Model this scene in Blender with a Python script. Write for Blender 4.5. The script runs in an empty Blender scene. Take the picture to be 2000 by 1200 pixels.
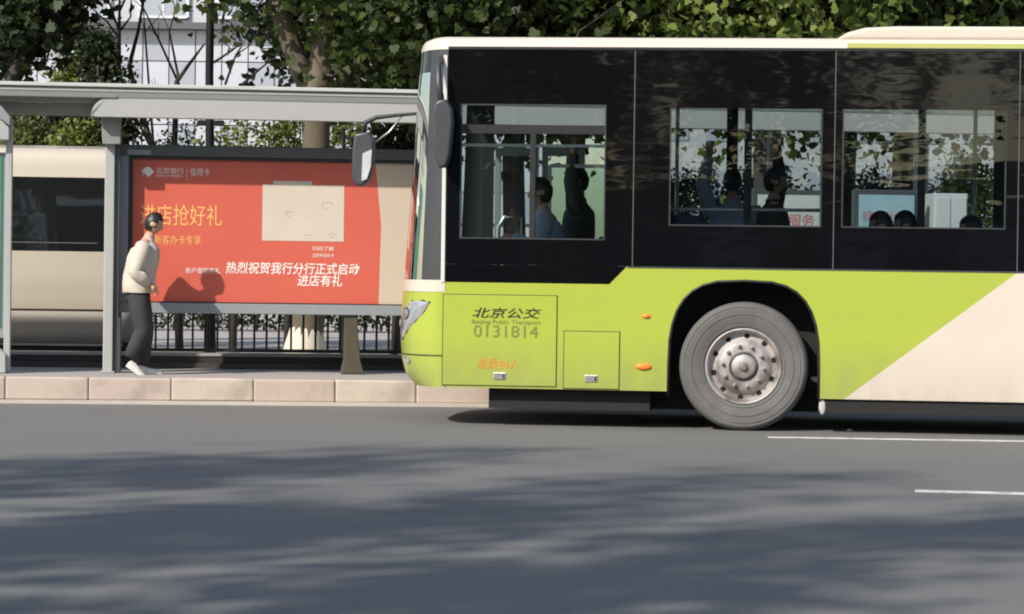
import bpy, bmesh, math, random
import numpy as np
from mathutils import Vector, Matrix
R = math.radians
rng = random.Random(7)
scene = bpy.context.scene
COL = scene.collection

# ------------------------------------------------------------------ camera
FPX, CAMH, YH, ROLL = 5400.0, 1.25, 530.0, 0.0137
pit = math.atan((600 - YH) / FPX)
F = Vector((0, math.cos(pit), -math.sin(pit)))
U0 = Vector((0, math.sin(pit), math.cos(pit)))
R0 = Vector((1, 0, 0))
RX = R0 * math.cos(ROLL) + U0 * math.sin(ROLL)
UX = -R0 * math.sin(ROLL) + U0 * math.cos(ROLL)
CAM = Vector((0, 0, CAMH))
cd = bpy.data.cameras.new('camera')
cd.sensor_width = 36; cd.sensor_fit = 'HORIZONTAL'
cd.lens = FPX / 2000 * 36
cd.clip_start = .1; cd.clip_end = 3000
cam = bpy.data.objects.new('camera', cd)
COL.objects.link(cam)
cam.matrix_world = Matrix(((RX.x, UX.x, -F.x, 0), (RX.y, UX.y, -F.y, 0), (RX.z, UX.z, -F.z, CAMH), (0, 0, 0, 1)))
scene.camera = cam

# ------------------------------------------------------------------ world, sun, exposure
SUN_AZ, SUN_EL = R(40), R(36)          # light travels forward and to the right
w = bpy.data.worlds.new('World'); scene.world = w; w.use_nodes = True
nt = w.node_tree; nt.nodes.clear()
sky = nt.nodes.new('ShaderNodeTexSky'); sky.sky_type = 'NISHITA'; sky.sun_disc = False
sky.sun_elevation = SUN_EL; sky.sun_rotation = R(180) + SUN_AZ
sky.air_density = 1.2; sky.dust_density = 1.3; sky.ozone_density = 1.0
bg = nt.nodes.new('ShaderNodeBackground'); bg.inputs['Strength'].default_value = .13
wo = nt.nodes.new('ShaderNodeOutputWorld')
nt.links.new(sky.outputs[0], bg.inputs[0]); nt.links.new(bg.outputs[0], wo.inputs[0])
sl = bpy.data.lights.new('sun', 'SUN'); sl.energy = 4.2; sl.angle = R(.9); sl.color = (1, .93, .83)
so = bpy.data.objects.new('sun', sl); COL.objects.link(so)
sd = Vector((math.sin(SUN_AZ) * math.cos(SUN_EL), math.cos(SUN_AZ) * math.cos(SUN_EL), -math.sin(SUN_EL)))
so.rotation_euler = sd.to_track_quat('-Z', 'Y').to_euler()
so.location = (-20, -20, 30)
vs = scene.view_settings
scene.display_settings.display_device = 'sRGB'
vs.view_transform = 'Standard'; vs.look = 'None'; vs.exposure = .36; vs.gamma = 1
scene.cycles.use_denoising = True
scene.cycles.pixel_filter_type = 'BLACKMAN_HARRIS'; scene.cycles.filter_width = 2.0
scene.cycles.max_bounces = 10; scene.cycles.transparent_max_bounces = 24
scene.cycles.diffuse_bounces = 4; scene.cycles.glossy_bounces = 4

# ------------------------------------------------------------------ pixels to rays
def ray(px, py):
    return (F + RX * ((px - 1000) / FPX) + UX * ((600 - py) / FPX))
def ground(px, py, z=0.0):
    d = ray(px, py); t = (z - CAMH) / d.z
    return CAM + d * t
def on_plane(px, py, p, n):
    d = ray(px, py); t = (p - CAM).dot(n) / d.dot(n)
    return CAM + d * t
class Frame:
    """upright frame: x along, y depth, z up"""
    def __init__(s, o, a):
        s.o = Vector(o); s.a = a
        s.ex = Vector((math.cos(a), math.sin(a), 0)); s.ey = Vector((-math.sin(a), math.cos(a), 0))
    def w(s, x, y, z=0): return s.o + s.ex * x + s.ey * y + Vector((0, 0, z))
    def l(s, p):
        q = p - s.o; return (q.dot(s.ex), q.dot(s.ey), q.z)
    def px(s, px, py, d=0.0):            # photo pixel -> (x, z) on the plane y = d
        q = s.l(on_plane(px, py, s.o + s.ey * d, s.ey)); return (q[0], q[2])
    def X(s, px, py, d=0.0): return s.px(px, py, d)[0]
    def Z(s, px, py, d=0.0): return s.px(px, py, d)[1]
ST = Frame(ground(400, 791), R(6.3))       # street: kerb face at y = 0
BU = Frame(ground(1450, 842.5), R(-6.5))   # bus: near side at y = 0, front axle at x = 0

# ------------------------------------------------------------------ materials
MATS = {}
def pm(name, col, rough=.5, metal=0.0, var=.12, scale=6.0, bump=0.0, bscale=60.0, coat=0.0, spec=.5, stretch=(1, 1, 1), dirt=None):
    if name in MATS: return MATS[name]
    m = bpy.data.materials.new(name); m.use_nodes = True; MATS[name] = m
    n = m.node_tree.nodes; L = m.node_tree.links
    p = n['Principled BSDF']
    tc = n.new('ShaderNodeTexCoord'); mp = n.new('ShaderNodeMapping'); mp.inputs['Scale'].default_value = stretch
    L.new(tc.outputs['Object'], mp.inputs['Vector'])
    nz = n.new('ShaderNodeTexNoise'); nz.inputs['Scale'].default_value = scale; nz.inputs['Detail'].default_value = 6
    nz.inputs['Roughness'].default_value = .65
    L.new(mp.outputs[0], nz.inputs['Vector'])
    mx = n.new('ShaderNodeMix'); mx.data_type = 'RGBA'
    mx.inputs[6].default_value = (*[c * (1 - var) for c in col], 1)
    mx.inputs[7].default_value = (*[min(1, c * (1 + var)) for c in col], 1)
    L.new(nz.outputs['Fac'], mx.inputs[0])
    out = mx.outputs[2]
    if dirt:                                # dirt patches of their own shape: (colour, scale, threshold, amount)
        dn = n.new('ShaderNodeTexNoise'); dn.inputs['Scale'].default_value = dirt[1]; dn.inputs['Detail'].default_value = 8
        L.new(mp.outputs[0], dn.inputs['Vector'])
        mr = n.new('ShaderNodeMapRange'); mr.inputs[1].default_value = dirt[2]; mr.inputs[2].default_value = dirt[2] + .2
        mr.inputs[4].default_value = dirt[3]
        L.new(dn.outputs['Fac'], mr.inputs[0])
        m2 = n.new('ShaderNodeMix'); m2.data_type = 'RGBA'; m2.inputs[7].default_value = (*dirt[0], 1)
        L.new(mr.outputs[0], m2.inputs[0]); L.new(out, m2.inputs[6]); out = m2.outputs[2]
    L.new(out, p.inputs['Base Color'])
    rr = n.new('ShaderNodeMapRange'); rr.inputs[3].default_value = max(0, rough - .06); rr.inputs[4].default_value = min(1, rough + .08)
    L.new(nz.outputs['Fac'], rr.inputs[0]); L.new(rr.outputs[0], p.inputs['Roughness'])
    p.inputs['Metallic'].default_value = metal
    p.inputs['Specular IOR Level'].default_value = spec
    p.inputs['Coat Weight'].default_value = coat; p.inputs['Coat Roughness'].default_value = .05
    if bump:
        bn = n.new('ShaderNodeTexNoise'); bn.inputs['Scale'].default_value = bscale; bn.inputs['Detail'].default_value = 4
        L.new(mp.outputs[0], bn.inputs['Vector'])
        b = n.new('ShaderNodeBump'); b.inputs['Strength'].default_value = bump; b.inputs['Distance'].default_value = .02
        L.new(bn.outputs['Fac'], b.inputs['Height']); L.new(b.outputs[0], p.inputs['Normal'])
    return m
def glass(name, tint=(.7, .75, .74), ior=1.5, wave=.0, wscale=(1, 1, 1), rough=.0):
    if name in MATS: return MATS[name]
    m = bpy.data.materials.new(name); m.use_nodes = True; MATS[name] = m
    n = m.node_tree.nodes; L = m.node_tree.links; n.clear()
    o = n.new('ShaderNodeOutputMaterial'); mix = n.new('ShaderNodeMixShader')
    tr = n.new('ShaderNodeBsdfTransparent'); tr.inputs[0].default_value = (*tint, 1)
    gl = n.new('ShaderNodeBsdfGlossy'); gl.inputs['Roughness'].default_value = rough
    fr = n.new('ShaderNodeFresnel'); fr.inputs['IOR'].default_value = ior
    if wave:
        b = wave_bump(n, L, wave, wscale)
        L.new(b.outputs[0], gl.inputs['Normal']); L.new(b.outputs[0], fr.inputs['Normal'])
    L.new(fr.outputs[0], mix.inputs[0]); L.new(tr.outputs[0], mix.inputs[1]); L.new(gl.outputs[0], mix.inputs[2])
    L.new(mix.outputs[0], o.inputs[0])
    return m
def wave_bump(n, L, wave, wscale):
    tc = n.new('ShaderNodeTexCoord'); mp = n.new('ShaderNodeMapping'); mp.inputs['Scale'].default_value = wscale
    L.new(tc.outputs['Object'], mp.inputs[0])
    nz = n.new('ShaderNodeTexNoise'); nz.inputs['Scale'].default_value = 1.0; nz.inputs['Detail'].default_value = 2
    L.new(mp.outputs[0], nz.inputs['Vector'])
    b = n.new('ShaderNodeBump'); b.inputs['Strength'].default_value = 1; b.inputs['Distance'].default_value = wave
    L.new(nz.outputs['Fac'], b.inputs['Height'])
    return b
def black_glass(name, col=(.004, .004, .005), wave=.0028, wscale=(1.2, 1, 4)):
    if name in MATS: return MATS[name]
    m = bpy.data.materials.new(name); m.use_nodes = True; MATS[name] = m
    n = m.node_tree.nodes; L = m.node_tree.links; p = n['Principled BSDF']
    p.inputs['Base Color'].default_value = (*col, 1); p.inputs['Roughness'].default_value = .03
    b = wave_bump(n, L, wave, wscale); L.new(b.outputs[0], p.inputs['Normal'])
    return m
def leaf_mat(name, c1, c2, trans=.35):
    if name in MATS: return MATS[name]
    m = bpy.data.materials.new(name); m.use_nodes = True; MATS[name] = m
    n = m.node_tree.nodes; L = m.node_tree.links; n.clear()
    o = n.new('ShaderNodeOutputMaterial'); at = n.new('ShaderNodeAttribute'); at.attribute_name = 'tone'
    mx = n.new('ShaderNodeMix'); mx.data_type = 'RGBA'; mx.inputs[6].default_value = (*c1, 1); mx.inputs[7].default_value = (*c2, 1)
    L.new(at.outputs['Fac'], mx.inputs[0])
    p = n.new('ShaderNodeBsdfPrincipled'); p.inputs['Roughness'].default_value = .55; p.inputs['Specular IOR Level'].default_value = .35
    L.new(mx.outputs[2], p.inputs['Base Color'])
    t = n.new('ShaderNodeBsdfTranslucent'); L.new(mx.outputs[2], t.inputs[0])
    ms = n.new('ShaderNodeMixShader'); ms.inputs[0].default_value = trans
    L.new(p.outputs[0], ms.inputs[1]); L.new(t.outputs[0], ms.inputs[2]); L.new(ms.outputs[0], o.inputs[0])
    return m

# ------------------------------------------------------------------ mesh helpers
class MB:
    def __init__(s): s.v = []; s.f = []
    def add(s, vs, fs):
        k = len(s.v); s.v += [tuple(v) for v in vs]; s.f += [tuple(i + k for i in f) for f in fs]; return s
    def box(s, x0, x1, y0, y1, z0, z1):
        return s.add([(x0, y0, z0), (x1, y0, z0), (x1, y1, z0), (x0, y1, z0), (x0, y0, z1), (x1, y0, z1), (x1, y1, z1), (x0, y1, z1)],
                     [(3, 2, 1, 0), (4, 5, 6, 7), (0, 1, 5, 4), (1, 2, 6, 5), (2, 3, 7, 6), (3, 0, 4, 7)])
    def prism(s, poly, y0, y1):            # polygon in (x, z), extruded along y
        n = len(poly)
        vs = [(p[0], y0, p[1]) for p in poly] + [(p[0], y1, p[1]) for p in poly]
        ar = sum(poly[i][0] * poly[(i + 1) % n][1] - poly[(i + 1) % n][0] * poly[i][1] for i in range(n))
        idx = list(range(n)) if ar > 0 else list(range(n))[::-1]
        fs = [tuple(idx), tuple(i + n for i in idx[::-1])]
        for k in range(n):
            a, b = idx[k], idx[(k + 1) % n]
            fs.append((b, a, a + n, b + n))
        return s.add(vs, fs)
    def prism_z(s, poly, z0, z1):          # polygon in (x, y), extruded up
        n = len(poly)
        ar = sum(poly[i][0] * poly[(i + 1) % n][1] - poly[(i + 1) % n][0] * poly[i][1] for i in range(n))
        if ar < 0: poly = poly[::-1]
        vs = [(p[0], p[1], z0) for p in poly] + [(p[0], p[1], z1) for p in poly]
        fs = [tuple(range(n))[::-1], tuple(range(n, 2 * n))] + [(k, (k + 1) % n, (k + 1) % n + n, k + n) for k in range(n)]
        return s.add(vs, fs)
    def tube(s, pts, rad, n=8, cap=True):
        pts = [Vector(p) for p in pts]
        if not hasattr(rad, '__len__'): rad = [rad] * len(pts)
        rings = []
        up = None
        for i, p in enumerate(pts):
            t = (pts[min(i + 1, len(pts) - 1)] - pts[max(i - 1, 0)]).normalized()
            if up is None:
                up = Vector((0, 0, 1)) if abs(t.z) < .9 else Vector((1, 0, 0))
            a = (up - t * up.dot(t)).normalized(); b = t.cross(a); up = a
            rings.append([p + (a * math.cos(2 * math.pi * k / n) + b * math.sin(2 * math.pi * k / n)) * rad[i] for k in range(n)])
        fs = []
        for i in range(len(pts) - 1):
            for k in range(n):
                fs.append((i * n + k, i * n + (k + 1) % n, (i + 1) * n + (k + 1) % n, (i + 1) * n + k))
        if cap: fs += [tuple(range(n))[::-1], tuple(range((len(pts) - 1) * n, len(pts) * n))]
        return s.add([v for r in rings for v in r], fs)
    def lathe(s, prof, c=(0, 0, 0), n=32, closed=False):   # prof: (radius, y); axis along y
        m = len(prof); vs = []
        for k in range(n):
            a = 2 * math.pi * k / n
            vs += [(c[0] + r * math.cos(a), c[1] + y, c[2] + r * math.sin(a)) for r, y in prof]
        fs = []
        for k in range(n):
            k2 = (k + 1) % n
            for j in range(m - 1 if not closed else m):
                j2 = (j + 1) % m
                fs.append((k * m + j, k * m + j2, k2 * m + j2, k2 * m + j))
        return s.add(vs, fs)
    def grid(s, rows):
        m = len(rows[0]); vs = [p for r in rows for p in r]
        fs = [(i * m + j, i * m + j + 1, (i + 1) * m + j + 1, (i + 1) * m + j) for i in range(len(rows) - 1) for j in range(m - 1)]
        return s.add(vs, fs)
    def ball(s, c, r, nu=12, nv=8):
        rx, ry, rz = r if hasattr(r, '__len__') else (r, r, r)
        rows = [[(c[0] + rx * math.sin(math.pi * i / nv) * math.cos(2 * math.pi * j / nu), c[1] + ry * math.sin(math.pi * i / nv) * math.sin(2 * math.pi * j / nu), c[2] + rz * math.cos(math.pi * i / nv)) for j in range(nu + 1)] for i in range(nv + 1)]
        return s.grid(rows[::-1])
    def mesh(s, name, off=(0, 0, 0)):
        me = bpy.data.meshes.new(name)
        me.from_pydata([(a - off[0], b - off[1], c - off[2]) for a, b, c in s.v], [], s.f)
        me.validate(); me.update()
        return me
    def build(s, name, m, parent=None, smooth=False, bevel=0, off=(0, 0, 0), seg=2, weld=False):
        me = s.mesh(name, off)
        if weld:
            b = bmesh.new(); b.from_mesh(me); bmesh.ops.remove_doubles(b, verts=b.verts, dist=1e-4)
            bmesh.ops.recalc_face_normals(b, faces=b.faces); b.to_mesh(me); b.free()
        return link(name, me, m, parent, smooth, bevel, seg)
def link(name, me, m, parent=None, smooth=False, bevel=0, seg=2):
    if m is not None and not me.materials: me.materials.append(m)
    o = bpy.data.objects.new(name, me); COL.objects.link(o)
    if parent is not None: o.parent = parent
    if smooth:
        me.polygons.foreach_set('use_smooth', [True] * len(me.polygons))
        if smooth == 'auto':
            try: me.set_sharp_from_angle(angle=R(38))
            except Exception: pass
    if bevel:
        bv = o.modifiers.new('bevel', 'BEVEL'); bv.width = bevel; bv.segments = seg; bv.limit_method = 'ANGLE'; bv.angle_limit = R(40)
    return o
def tag(o, label=None, cat=None, group=None, kind=None):
    if label: o['label'] = label
    if cat: o['category'] = cat
    if group: o['group'] = group
    if kind: o['kind'] = kind
    return o
def empty(name, loc, rz=0.0):
    o = bpy.data.objects.new(name, None); COL.objects.link(o); o.location = loc; o.rotation_euler = (0, 0, rz); o.empty_display_size = .2
    return o
def copy_tree(o, parent=None):
    c = o.copy(); COL.objects.link(c)
    if parent is not None: c.parent = parent
    for ch in list(o.children): copy_tree(ch, c)
    return c
def text(name, s, h, m, parent, loc, shear=0.0, spacing=1.0, bold=0.0, align='LEFT', sx=1.0, depth=.0006):
    """flat lettering in the local x-z plane, facing -y; h = height of a full character"""
    cu = bpy.data.curves.new(name, 'FONT'); cu.body = s; cu.size = h; cu.shear = shear; cu.space_character = spacing
    cu.offset = bold; cu.extrude = depth; cu.align_x = align; cu.resolution_u = 3
    t = bpy.data.objects.new(name, cu); COL.objects.link(t)
    bpy.context.view_layer.update()
    me = bpy.data.meshes.new_from_object(t.evaluated_get(bpy.context.evaluated_depsgraph_get()))
    bpy.data.objects.remove(t); bpy.data.curves.remove(cu)
    me.transform(Matrix.Scale(sx, 4, (1, 0, 0))); me.transform(Matrix.Rotation(R(90), 4, 'X'))
    me.materials.clear()
    o = link(name, me, m, parent); o.location = loc
    return o

def grime(m, z0, z1, col, amount):
    """road dirt splashed up from below: noise mask that thins out with height above the road"""
    n = m.node_tree.nodes; L = m.node_tree.links; p = n['Principled BSDF']
    src = p.inputs['Base Color'].links[0].from_socket
    tc = n.new('ShaderNodeTexCoord'); sx = n.new('ShaderNodeSeparateXYZ'); L.new(tc.outputs['Object'], sx.inputs[0])
    mr = n.new('ShaderNodeMapRange'); mr.inputs[1].default_value = z0; mr.inputs[2].default_value = z1; mr.inputs[3].default_value = 1; mr.inputs[4].default_value = 0
    L.new(sx.outputs['Z'], mr.inputs[0])
    mp = n.new('ShaderNodeMapping'); mp.inputs['Scale'].default_value = (5, 5, 1.6); L.new(tc.outputs['Object'], mp.inputs[0])
    nz = n.new('ShaderNodeTexNoise'); nz.inputs['Scale'].default_value = 1.6; nz.inputs['Detail'].default_value = 8; L.new(mp.outputs[0], nz.inputs['Vector'])
    m1 = n.new('ShaderNodeMath'); m1.operation = 'MULTIPLY'; L.new(mr.outputs[0], m1.inputs[0]); L.new(nz.outputs['Fac'], m1.inputs[1])
    m2 = n.new('ShaderNodeMath'); m2.operation = 'MULTIPLY'; m2.inputs[1].default_value = amount; L.new(m1.outputs[0], m2.inputs[0])
    mx = n.new('ShaderNodeMix'); mx.data_type = 'RGBA'; mx.inputs[7].default_value = (*col, 1)
    L.new(m2.outputs[0], mx.inputs[0]); L.new(src, mx.inputs[6]); L.new(mx.outputs[2], p.inputs['Base Color'])
# ------------------------------------------------------------------ common materials
ASPH = pm('asphalt', (.160, .156, .150), .85, var=.30, scale=38, bump=.5, bscale=130, dirt=((.125, .123, .119), .35, .5, .55))
LANEPAINT = pm('lane_paint', (.62, .62, .60), .6, var=.15, scale=25, dirt=((.2, .2, .2), 9, .48, .75))
PAVE = pm('paving', (.34, .32, .30), .8, var=.15, scale=4, bump=.2)
PAVE_FAR = pm('far_paving', (.36, .33, .31), .8, var=.15, scale=3)
KERB = pm('kerb_granite', (.49, .405, .345), .75, var=.14, scale=14, bump=.25, bscale=90, dirt=((.30, .25, .21), 2.4, .52, .5))
LIME = pm('lime_paint', (.355, .425, .055), .28, var=.05, scale=1.5, coat=.35, dirt=((.30, .35, .085), 3.0, .55, .35))
CREAM = pm('cream_paint', (.60, .53, .45), .3, var=.04, scale=1.5, coat=.3)
grime(LIME, .28, .75, (.20, .19, .12), .75); grime(CREAM, .28, .7, (.30, .26, .21), .6)
WHITE = pm('white_paint', (.62, .60, .57), .3, var=.05, coat=.2)
BGLASS = black_glass('black_glass')
BLACK = pm('black_plastic', (.012, .012, .013), .45, var=.3, scale=12)
BLACKM = pm('black_underbody', (.010, .010, .010), .8, var=.4, scale=8)
DGREY = pm('dark_grey_plastic', (.045, .048, .055), .4, var=.2, scale=10)
SEAM = pm('seam_rubber', (.085, .088, .09), .5, var=.2)
TRIM = pm('window_trim_rubber', (.030, .032, .034), .45, var=.2)
GAP = pm('panel_gap', (.045, .055, .015), .8, var=.2)
BGLASSP = glass('bus_glass', (.80, .84, .85), 1.52, .0026, (1.2, 1, 4))
DRVGLASS = glass('driver_glass', (.84, .88, .88), 1.5, .0008, (1.5, 1, 2))
WSGLASS = glass('windscreen_glass', (.66, .76, .72), 1.55)
STEEL = pm('brushed_steel', (.62, .62, .60), .32, metal=.9, var=.1, scale=30)
GALV = pm('grey_powder_coat', (.40, .405, .395), .42, var=.06, scale=5, metal=.15, dirt=((.27, .27, .26), 3, .58, .5))
FRAME = pm('dark_frame_coat', (.082, .088, .095), .4, var=.1, scale=6)
FRAMEL = pm('grey_frame_coat', (.235, .255, .27), .42, var=.08, scale=5)
BEAMW = pm('white_beam_panel', (.37, .37, .355), .45, var=.05, scale=3, dirt=((.29, .285, .27), 2.5, .56, .4))
ROOFG = pm('roof_gutter', (.20, .205, .195), .45, var=.15, scale=3, stretch=(.5, 1, 3))
TYRE = pm('dusty_tyre', (.112, .109, .106), .85, var=.18, scale=10, bump=.2, dirt=((.17, .165, .158), 3, .5, .55))
RIM = pm('dusty_rim', (.40, .37, .355), .5, metal=.25, var=.15, scale=9, dirt=((.13, .108, .098), 6, .45, .85))
HOLE = pm('dark_hole', (.006, .006, .006), .9)
AMBER = pm('amber_lens', (.85, .24, .02), .2, var=.1, coat=.5)
CLEAR = pm('headlight_lens', (.42, .43, .44), .12, metal=.4, var=.45, scale=18, coat=.8)

# ================================================================== THE SETTING
KH = ST.Z(400, 740, 0)                       # platform height
def st_sheet(name, x0, x1, y0, y1, z, m, th=.3):
    o = MB().box(x0, x1, y0, y1, z - th, z).build(name, m)
    o.location = ST.o; o.rotation_euler = (0, 0, ST.a)
    return tag(o, kind='structure')
gm = MB().box(-600, 600, -300, 900, -.4, -.06).build('ground', pm('earth_ground', (.11, .10, .08), .9, var=.3, scale=.6))
tag(gm, kind='structure')
road = st_sheet('road', -120, 120, -21.5, -.02, 0, ASPH)
side_lane = st_sheet('side_lane', -120, 120, 3.1, 7.4, 0, ASPH)
far_pave = st_sheet('far_pavement', -120, 120, 7.4, 60, .13, PAVE_FAR, .4)
near_pave = st_sheet('near_pavement', -120, 120, -40, -21.5, .13, PAVE, .4)
# lane lines lie on the road (children of it)
def lane_line(pa, pb, wid):
    a, b = ground(*pa), ground(*pb); d = (b - a).normalized()
    b2 = a + d * max((b - a).length, 4.0); nrm = Vector((-d.y, d.x, 0)) * wid / 2
    pts = [ST.l(p) for p in (a - nrm, b2 - nrm, b2 + nrm, a + nrm)]
    MB().prism_z([(p[0], p[1]) for p in pts], .002, .005).build('lane_line', LANEPAINT, road)
lane_line((1500, 855), (2060, 864), .14)
lane_line((1787, 960), (2060, 967), .15)
# platform with its separate kerb stones
plat = MB().box(-40, 40, .16, 2.95, -.3, KH - .004).build('platform', PAVE)
plat.location = ST.o; plat.rotation_euler = (0, 0, ST.a); tag(plat, kind='structure')
kp = (ST.X(813, 770) - ST.X(10, 765)) / 5
k0 = ST.X(10, 765)
ks = MB().prism([(0, 0)] * 0 or [(0.003, 0.035), (kp - .003, .035), (kp - .003, KH), (.003, KH)], 0, .158)
kme = ks.mesh('kerb_stone'); kme.materials.append(KERB)
kmes = [kme]
for q, c in enumerate(((.45, .365, .31), (.50, .43, .36), (.47, .38, .335))):
    k2 = kme.copy(); k2.materials.clear(); k2.materials.append(pm('kerb_granite_%d' % q, c, .75, var=.16, scale=12 + q * 3, bump=.25, bscale=90, dirt=((.27, .23, .19), 1.6 + q, .5, .6))); kmes.append(k2)
base = MB().box(-40, 40, -.028, .16, -.3, .034).build('kerb_footing', pm('kerb_footing', (.47, .42, .37), .8, var=.2, scale=6), plat)
for i in range(-8, 26):
    o = bpy.data.objects.new('kerb_stone', kme); COL.objects.link(o); o.parent = plat
    o.data = kmes[rng.randrange(4)]
    o.location = (k0 + i * kp, rng.uniform(-.004, .004), rng.uniform(-.005, .004)); o.rotation_euler = (0, 0, rng.uniform(-.004, .004))
    bv = o.modifiers.new('bevel', 'BEVEL'); bv.width = .014; bv.segments = 2

# ================================================================== THE CITY BUS
BW = 2.5
bus = empty('city_bus', BU.o, BU.a)
tag(bus, 'lime green and cream city bus with black glazed window band pulling in to the platform', 'bus')
bx = lambda px, py, d=0.0: BU.px(px, py, d)
ZR = (BU.Z(890, 96) + BU.Z(1260, 98.4) + BU.Z(1987, 101.7)) / 3       # top of the black band
ZB = (BU.Z(1241, 521.5) + BU.Z(1987, 530)) / 2                        # belt line
ZB0 = BU.Z(1000, 553)                                                 # lower belt by the driver
ZSK = (BU.Z(865, 756) + BU.Z(1298, 765)) / 2
ZSK2 = BU.Z(1800, 783)
UC = BU.X(872, 400)                          # where the side turns into the nose
UT = 9.1                                     # tail
RW = .515
print('bus', ZR, ZB, ZB0, ZSK, ZSK2, UC)
# nose: front-most silhouette measured on a plane inside the body
sil = [(755, 812), (735, 787), (700, 776), (650, 773), (600, 776), (520, 783), (450, 789), (330, 800), (170, 810), (112, 817)]
prof = sorted([(BU.px(x, y, .55)[1], BU.px(x, y, .55)[0]) for y, x in sil])
def uf(z):
    zs = [p[0] for p in prof]; us = [p[1] for p in prof]
    return float(np.interp(z, zs, us))
def nose(t, z, off=0.0, inset=0.0, back=0.0):
    f_ = uf(z) + back
    at = min(1, abs(t))
    k = (1 - at ** 3.2) ** (1 / 2.0)
    u = UC - (UC - f_) * k
    y = BW / 2 + t * (BW / 2 - inset)
    c = Vector((UC + .5, BW / 2 + t * .6, 0)); d = Vector((u, y, 0)) - c; d.normalize()
    return (u + d.x * off, y + d.y * off, z)
TS = [math.sin(math.pi / 2 * k / 20) for k in range(-20, 21)]
TSF = sorted(set([round(math.copysign(1 - (1 - abs(k) / 24) ** 2.6, k), 5) for k in range(-24, 25)]))
def nose_grid(z0, z1, nz, t0=-1, t1=1, off=0.0):
    ts = [t for t in TSF if t0 <= t <= t1]
    if ts[0] > t0: ts = [t0] + ts
    if ts[-1] < t1: ts = ts + [t1]
    return [[nose(t, z0 + (z1 - z0) * i / nz, off) for t in ts] for i in range(nz + 1)]
ZW0 = BU.Z(850, 552)                         # foot of the windscreen
MB().grid(nose_grid(ZSK - .0, ZW0, 12)).build('front_panel', LIME, bus, smooth=True)
MB().grid([[nose(t, ZSK, back=b) for t in TSF] for b in (0, .12)]).build('front_panel_underside', BLACKM, bus)
MB().grid(nose_grid(ZW0, ZR - .18, 14, -.93, .93)).build('windscreen', WSGLASS, bus, smooth=True)
MB().grid(nose_grid(ZR - .18, ZR - .0, 3, -.93, .93)).build('destination_header', BGLASS, bus, smooth=True)
for sgn in (-1, 1):
    g = nose_grid(ZW0, ZR, 14, -1 if sgn < 0 else .93, -.93 if sgn < 0 else 1)
    MB().grid(g).build('windscreen_pillar', DGREY, bus, smooth=True)
# cream foot of the pillar and white strip painting its edge highlight
MB().grid(nose_grid(ZW0 - .075, ZW0 + .02, 3, -1, -.5, .004)).build('windscreen_sill', CREAM, bus, smooth=True)
pz = [BU.Z(866, 552), BU.Z(866, 108)]
MB().box(BU.X(863, 400), BU.X(870.5, 400), -.010, .01, pz[0], pz[1]).build('pillar_highlight', WHITE, bus, bevel=.003)
# bumper seams, headlight, fog lamp
zl = BU.Z(800, 694)
MB().grid(nose_grid(zl - .006, zl + .006, 1, -1, .9, .003)).build('bumper_seam', GAP, bus, smooth=True)
ub = BU.X(833, 725)
MB().box(UC + .004, UC + .012, -.003, .02, ZSK, zl).build('bumper_seam', GAP, bus)
def nose_patch(name, m, outline, off, parent=bus, bulge=.0):
    """outline: closed list of (t, z); filled fan on the nose surface"""
    n = len(outline); ct = sum(p[0] for p in outline) / n; cz = sum(p[1] for p in outline) / n
    rings = []
    for k in range(7):
        f_ = k / 6
        rings.append([nose(ct + (p[0] - ct) * f_, cz + (p[1] - cz) * f_, off + bulge * (1 - f_ * f_)) for p in outline + outline[:1]])
    return MB().grid(rings).build(name, m, parent, smooth=True)
zh0, zh1 = BU.Z(790, 660, .3), BU.Z(800, 588, .3)
hl_out = [(-.975, zh1 - .01), (-.94, zh1 + .005), (-.85, zh1), (-.7, zh1 - .06), (-.62, zh1 - .16), (-.62, zh0), (-.70, zh0 - .01), (-.80, zh0 + .05), (-.90, zh0 + .14), (-.95, zh0 + .21)]
hl = nose_patch('headlight', CLEAR, hl_out, .006, bulge=.014)
ctz = (sum(p[0] for p in hl_out) / len(hl_out), sum(p[1] for p in hl_out) / len(hl_out))
nose_patch('headlight_bezel', BLACK, [(ctz[0] + (t - ctz[0]) * 1.03, ctz[1] + (z - ctz[1]) * 1.07) for t, z in hl_out], .002, hl)
for (t_, z_, r_) in ((-.80, (zh0 + zh1) / 2 + .05, .042), (-.70, (zh0 + zh1) / 2 - .03, .036)):
    ring_ = [(t_ + r_ * 1.0 * math.cos(a), z_ + r_ * math.sin(a)) for a in [2 * math.pi * k / 14 for k in range(14)]]
    nose_patch('lamp_ring', DGREY, [(t_ + (a - t_) * 1.25, z_ + (b - z_) * 1.25) for a, b in ring_], .0215, hl)
    nose_patch('lamp_reflector', STEEL, ring_, .0235, hl, bulge=.01)
hl2 = nose_patch('headlight', CLEAR, [(-t, z) for t, z in hl_out], .006, bulge=.014)
zf = BU.Z(788, 703, .3)
for sg in (-1, 1):
    nose_patch('fog_lamp', CLEAR, [(sg * (.78 + .06 * math.cos(a)), zf + .035 * math.sin(a)) for a in [2 * math.pi * k / 12 for k in range(12)]], .006)
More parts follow.
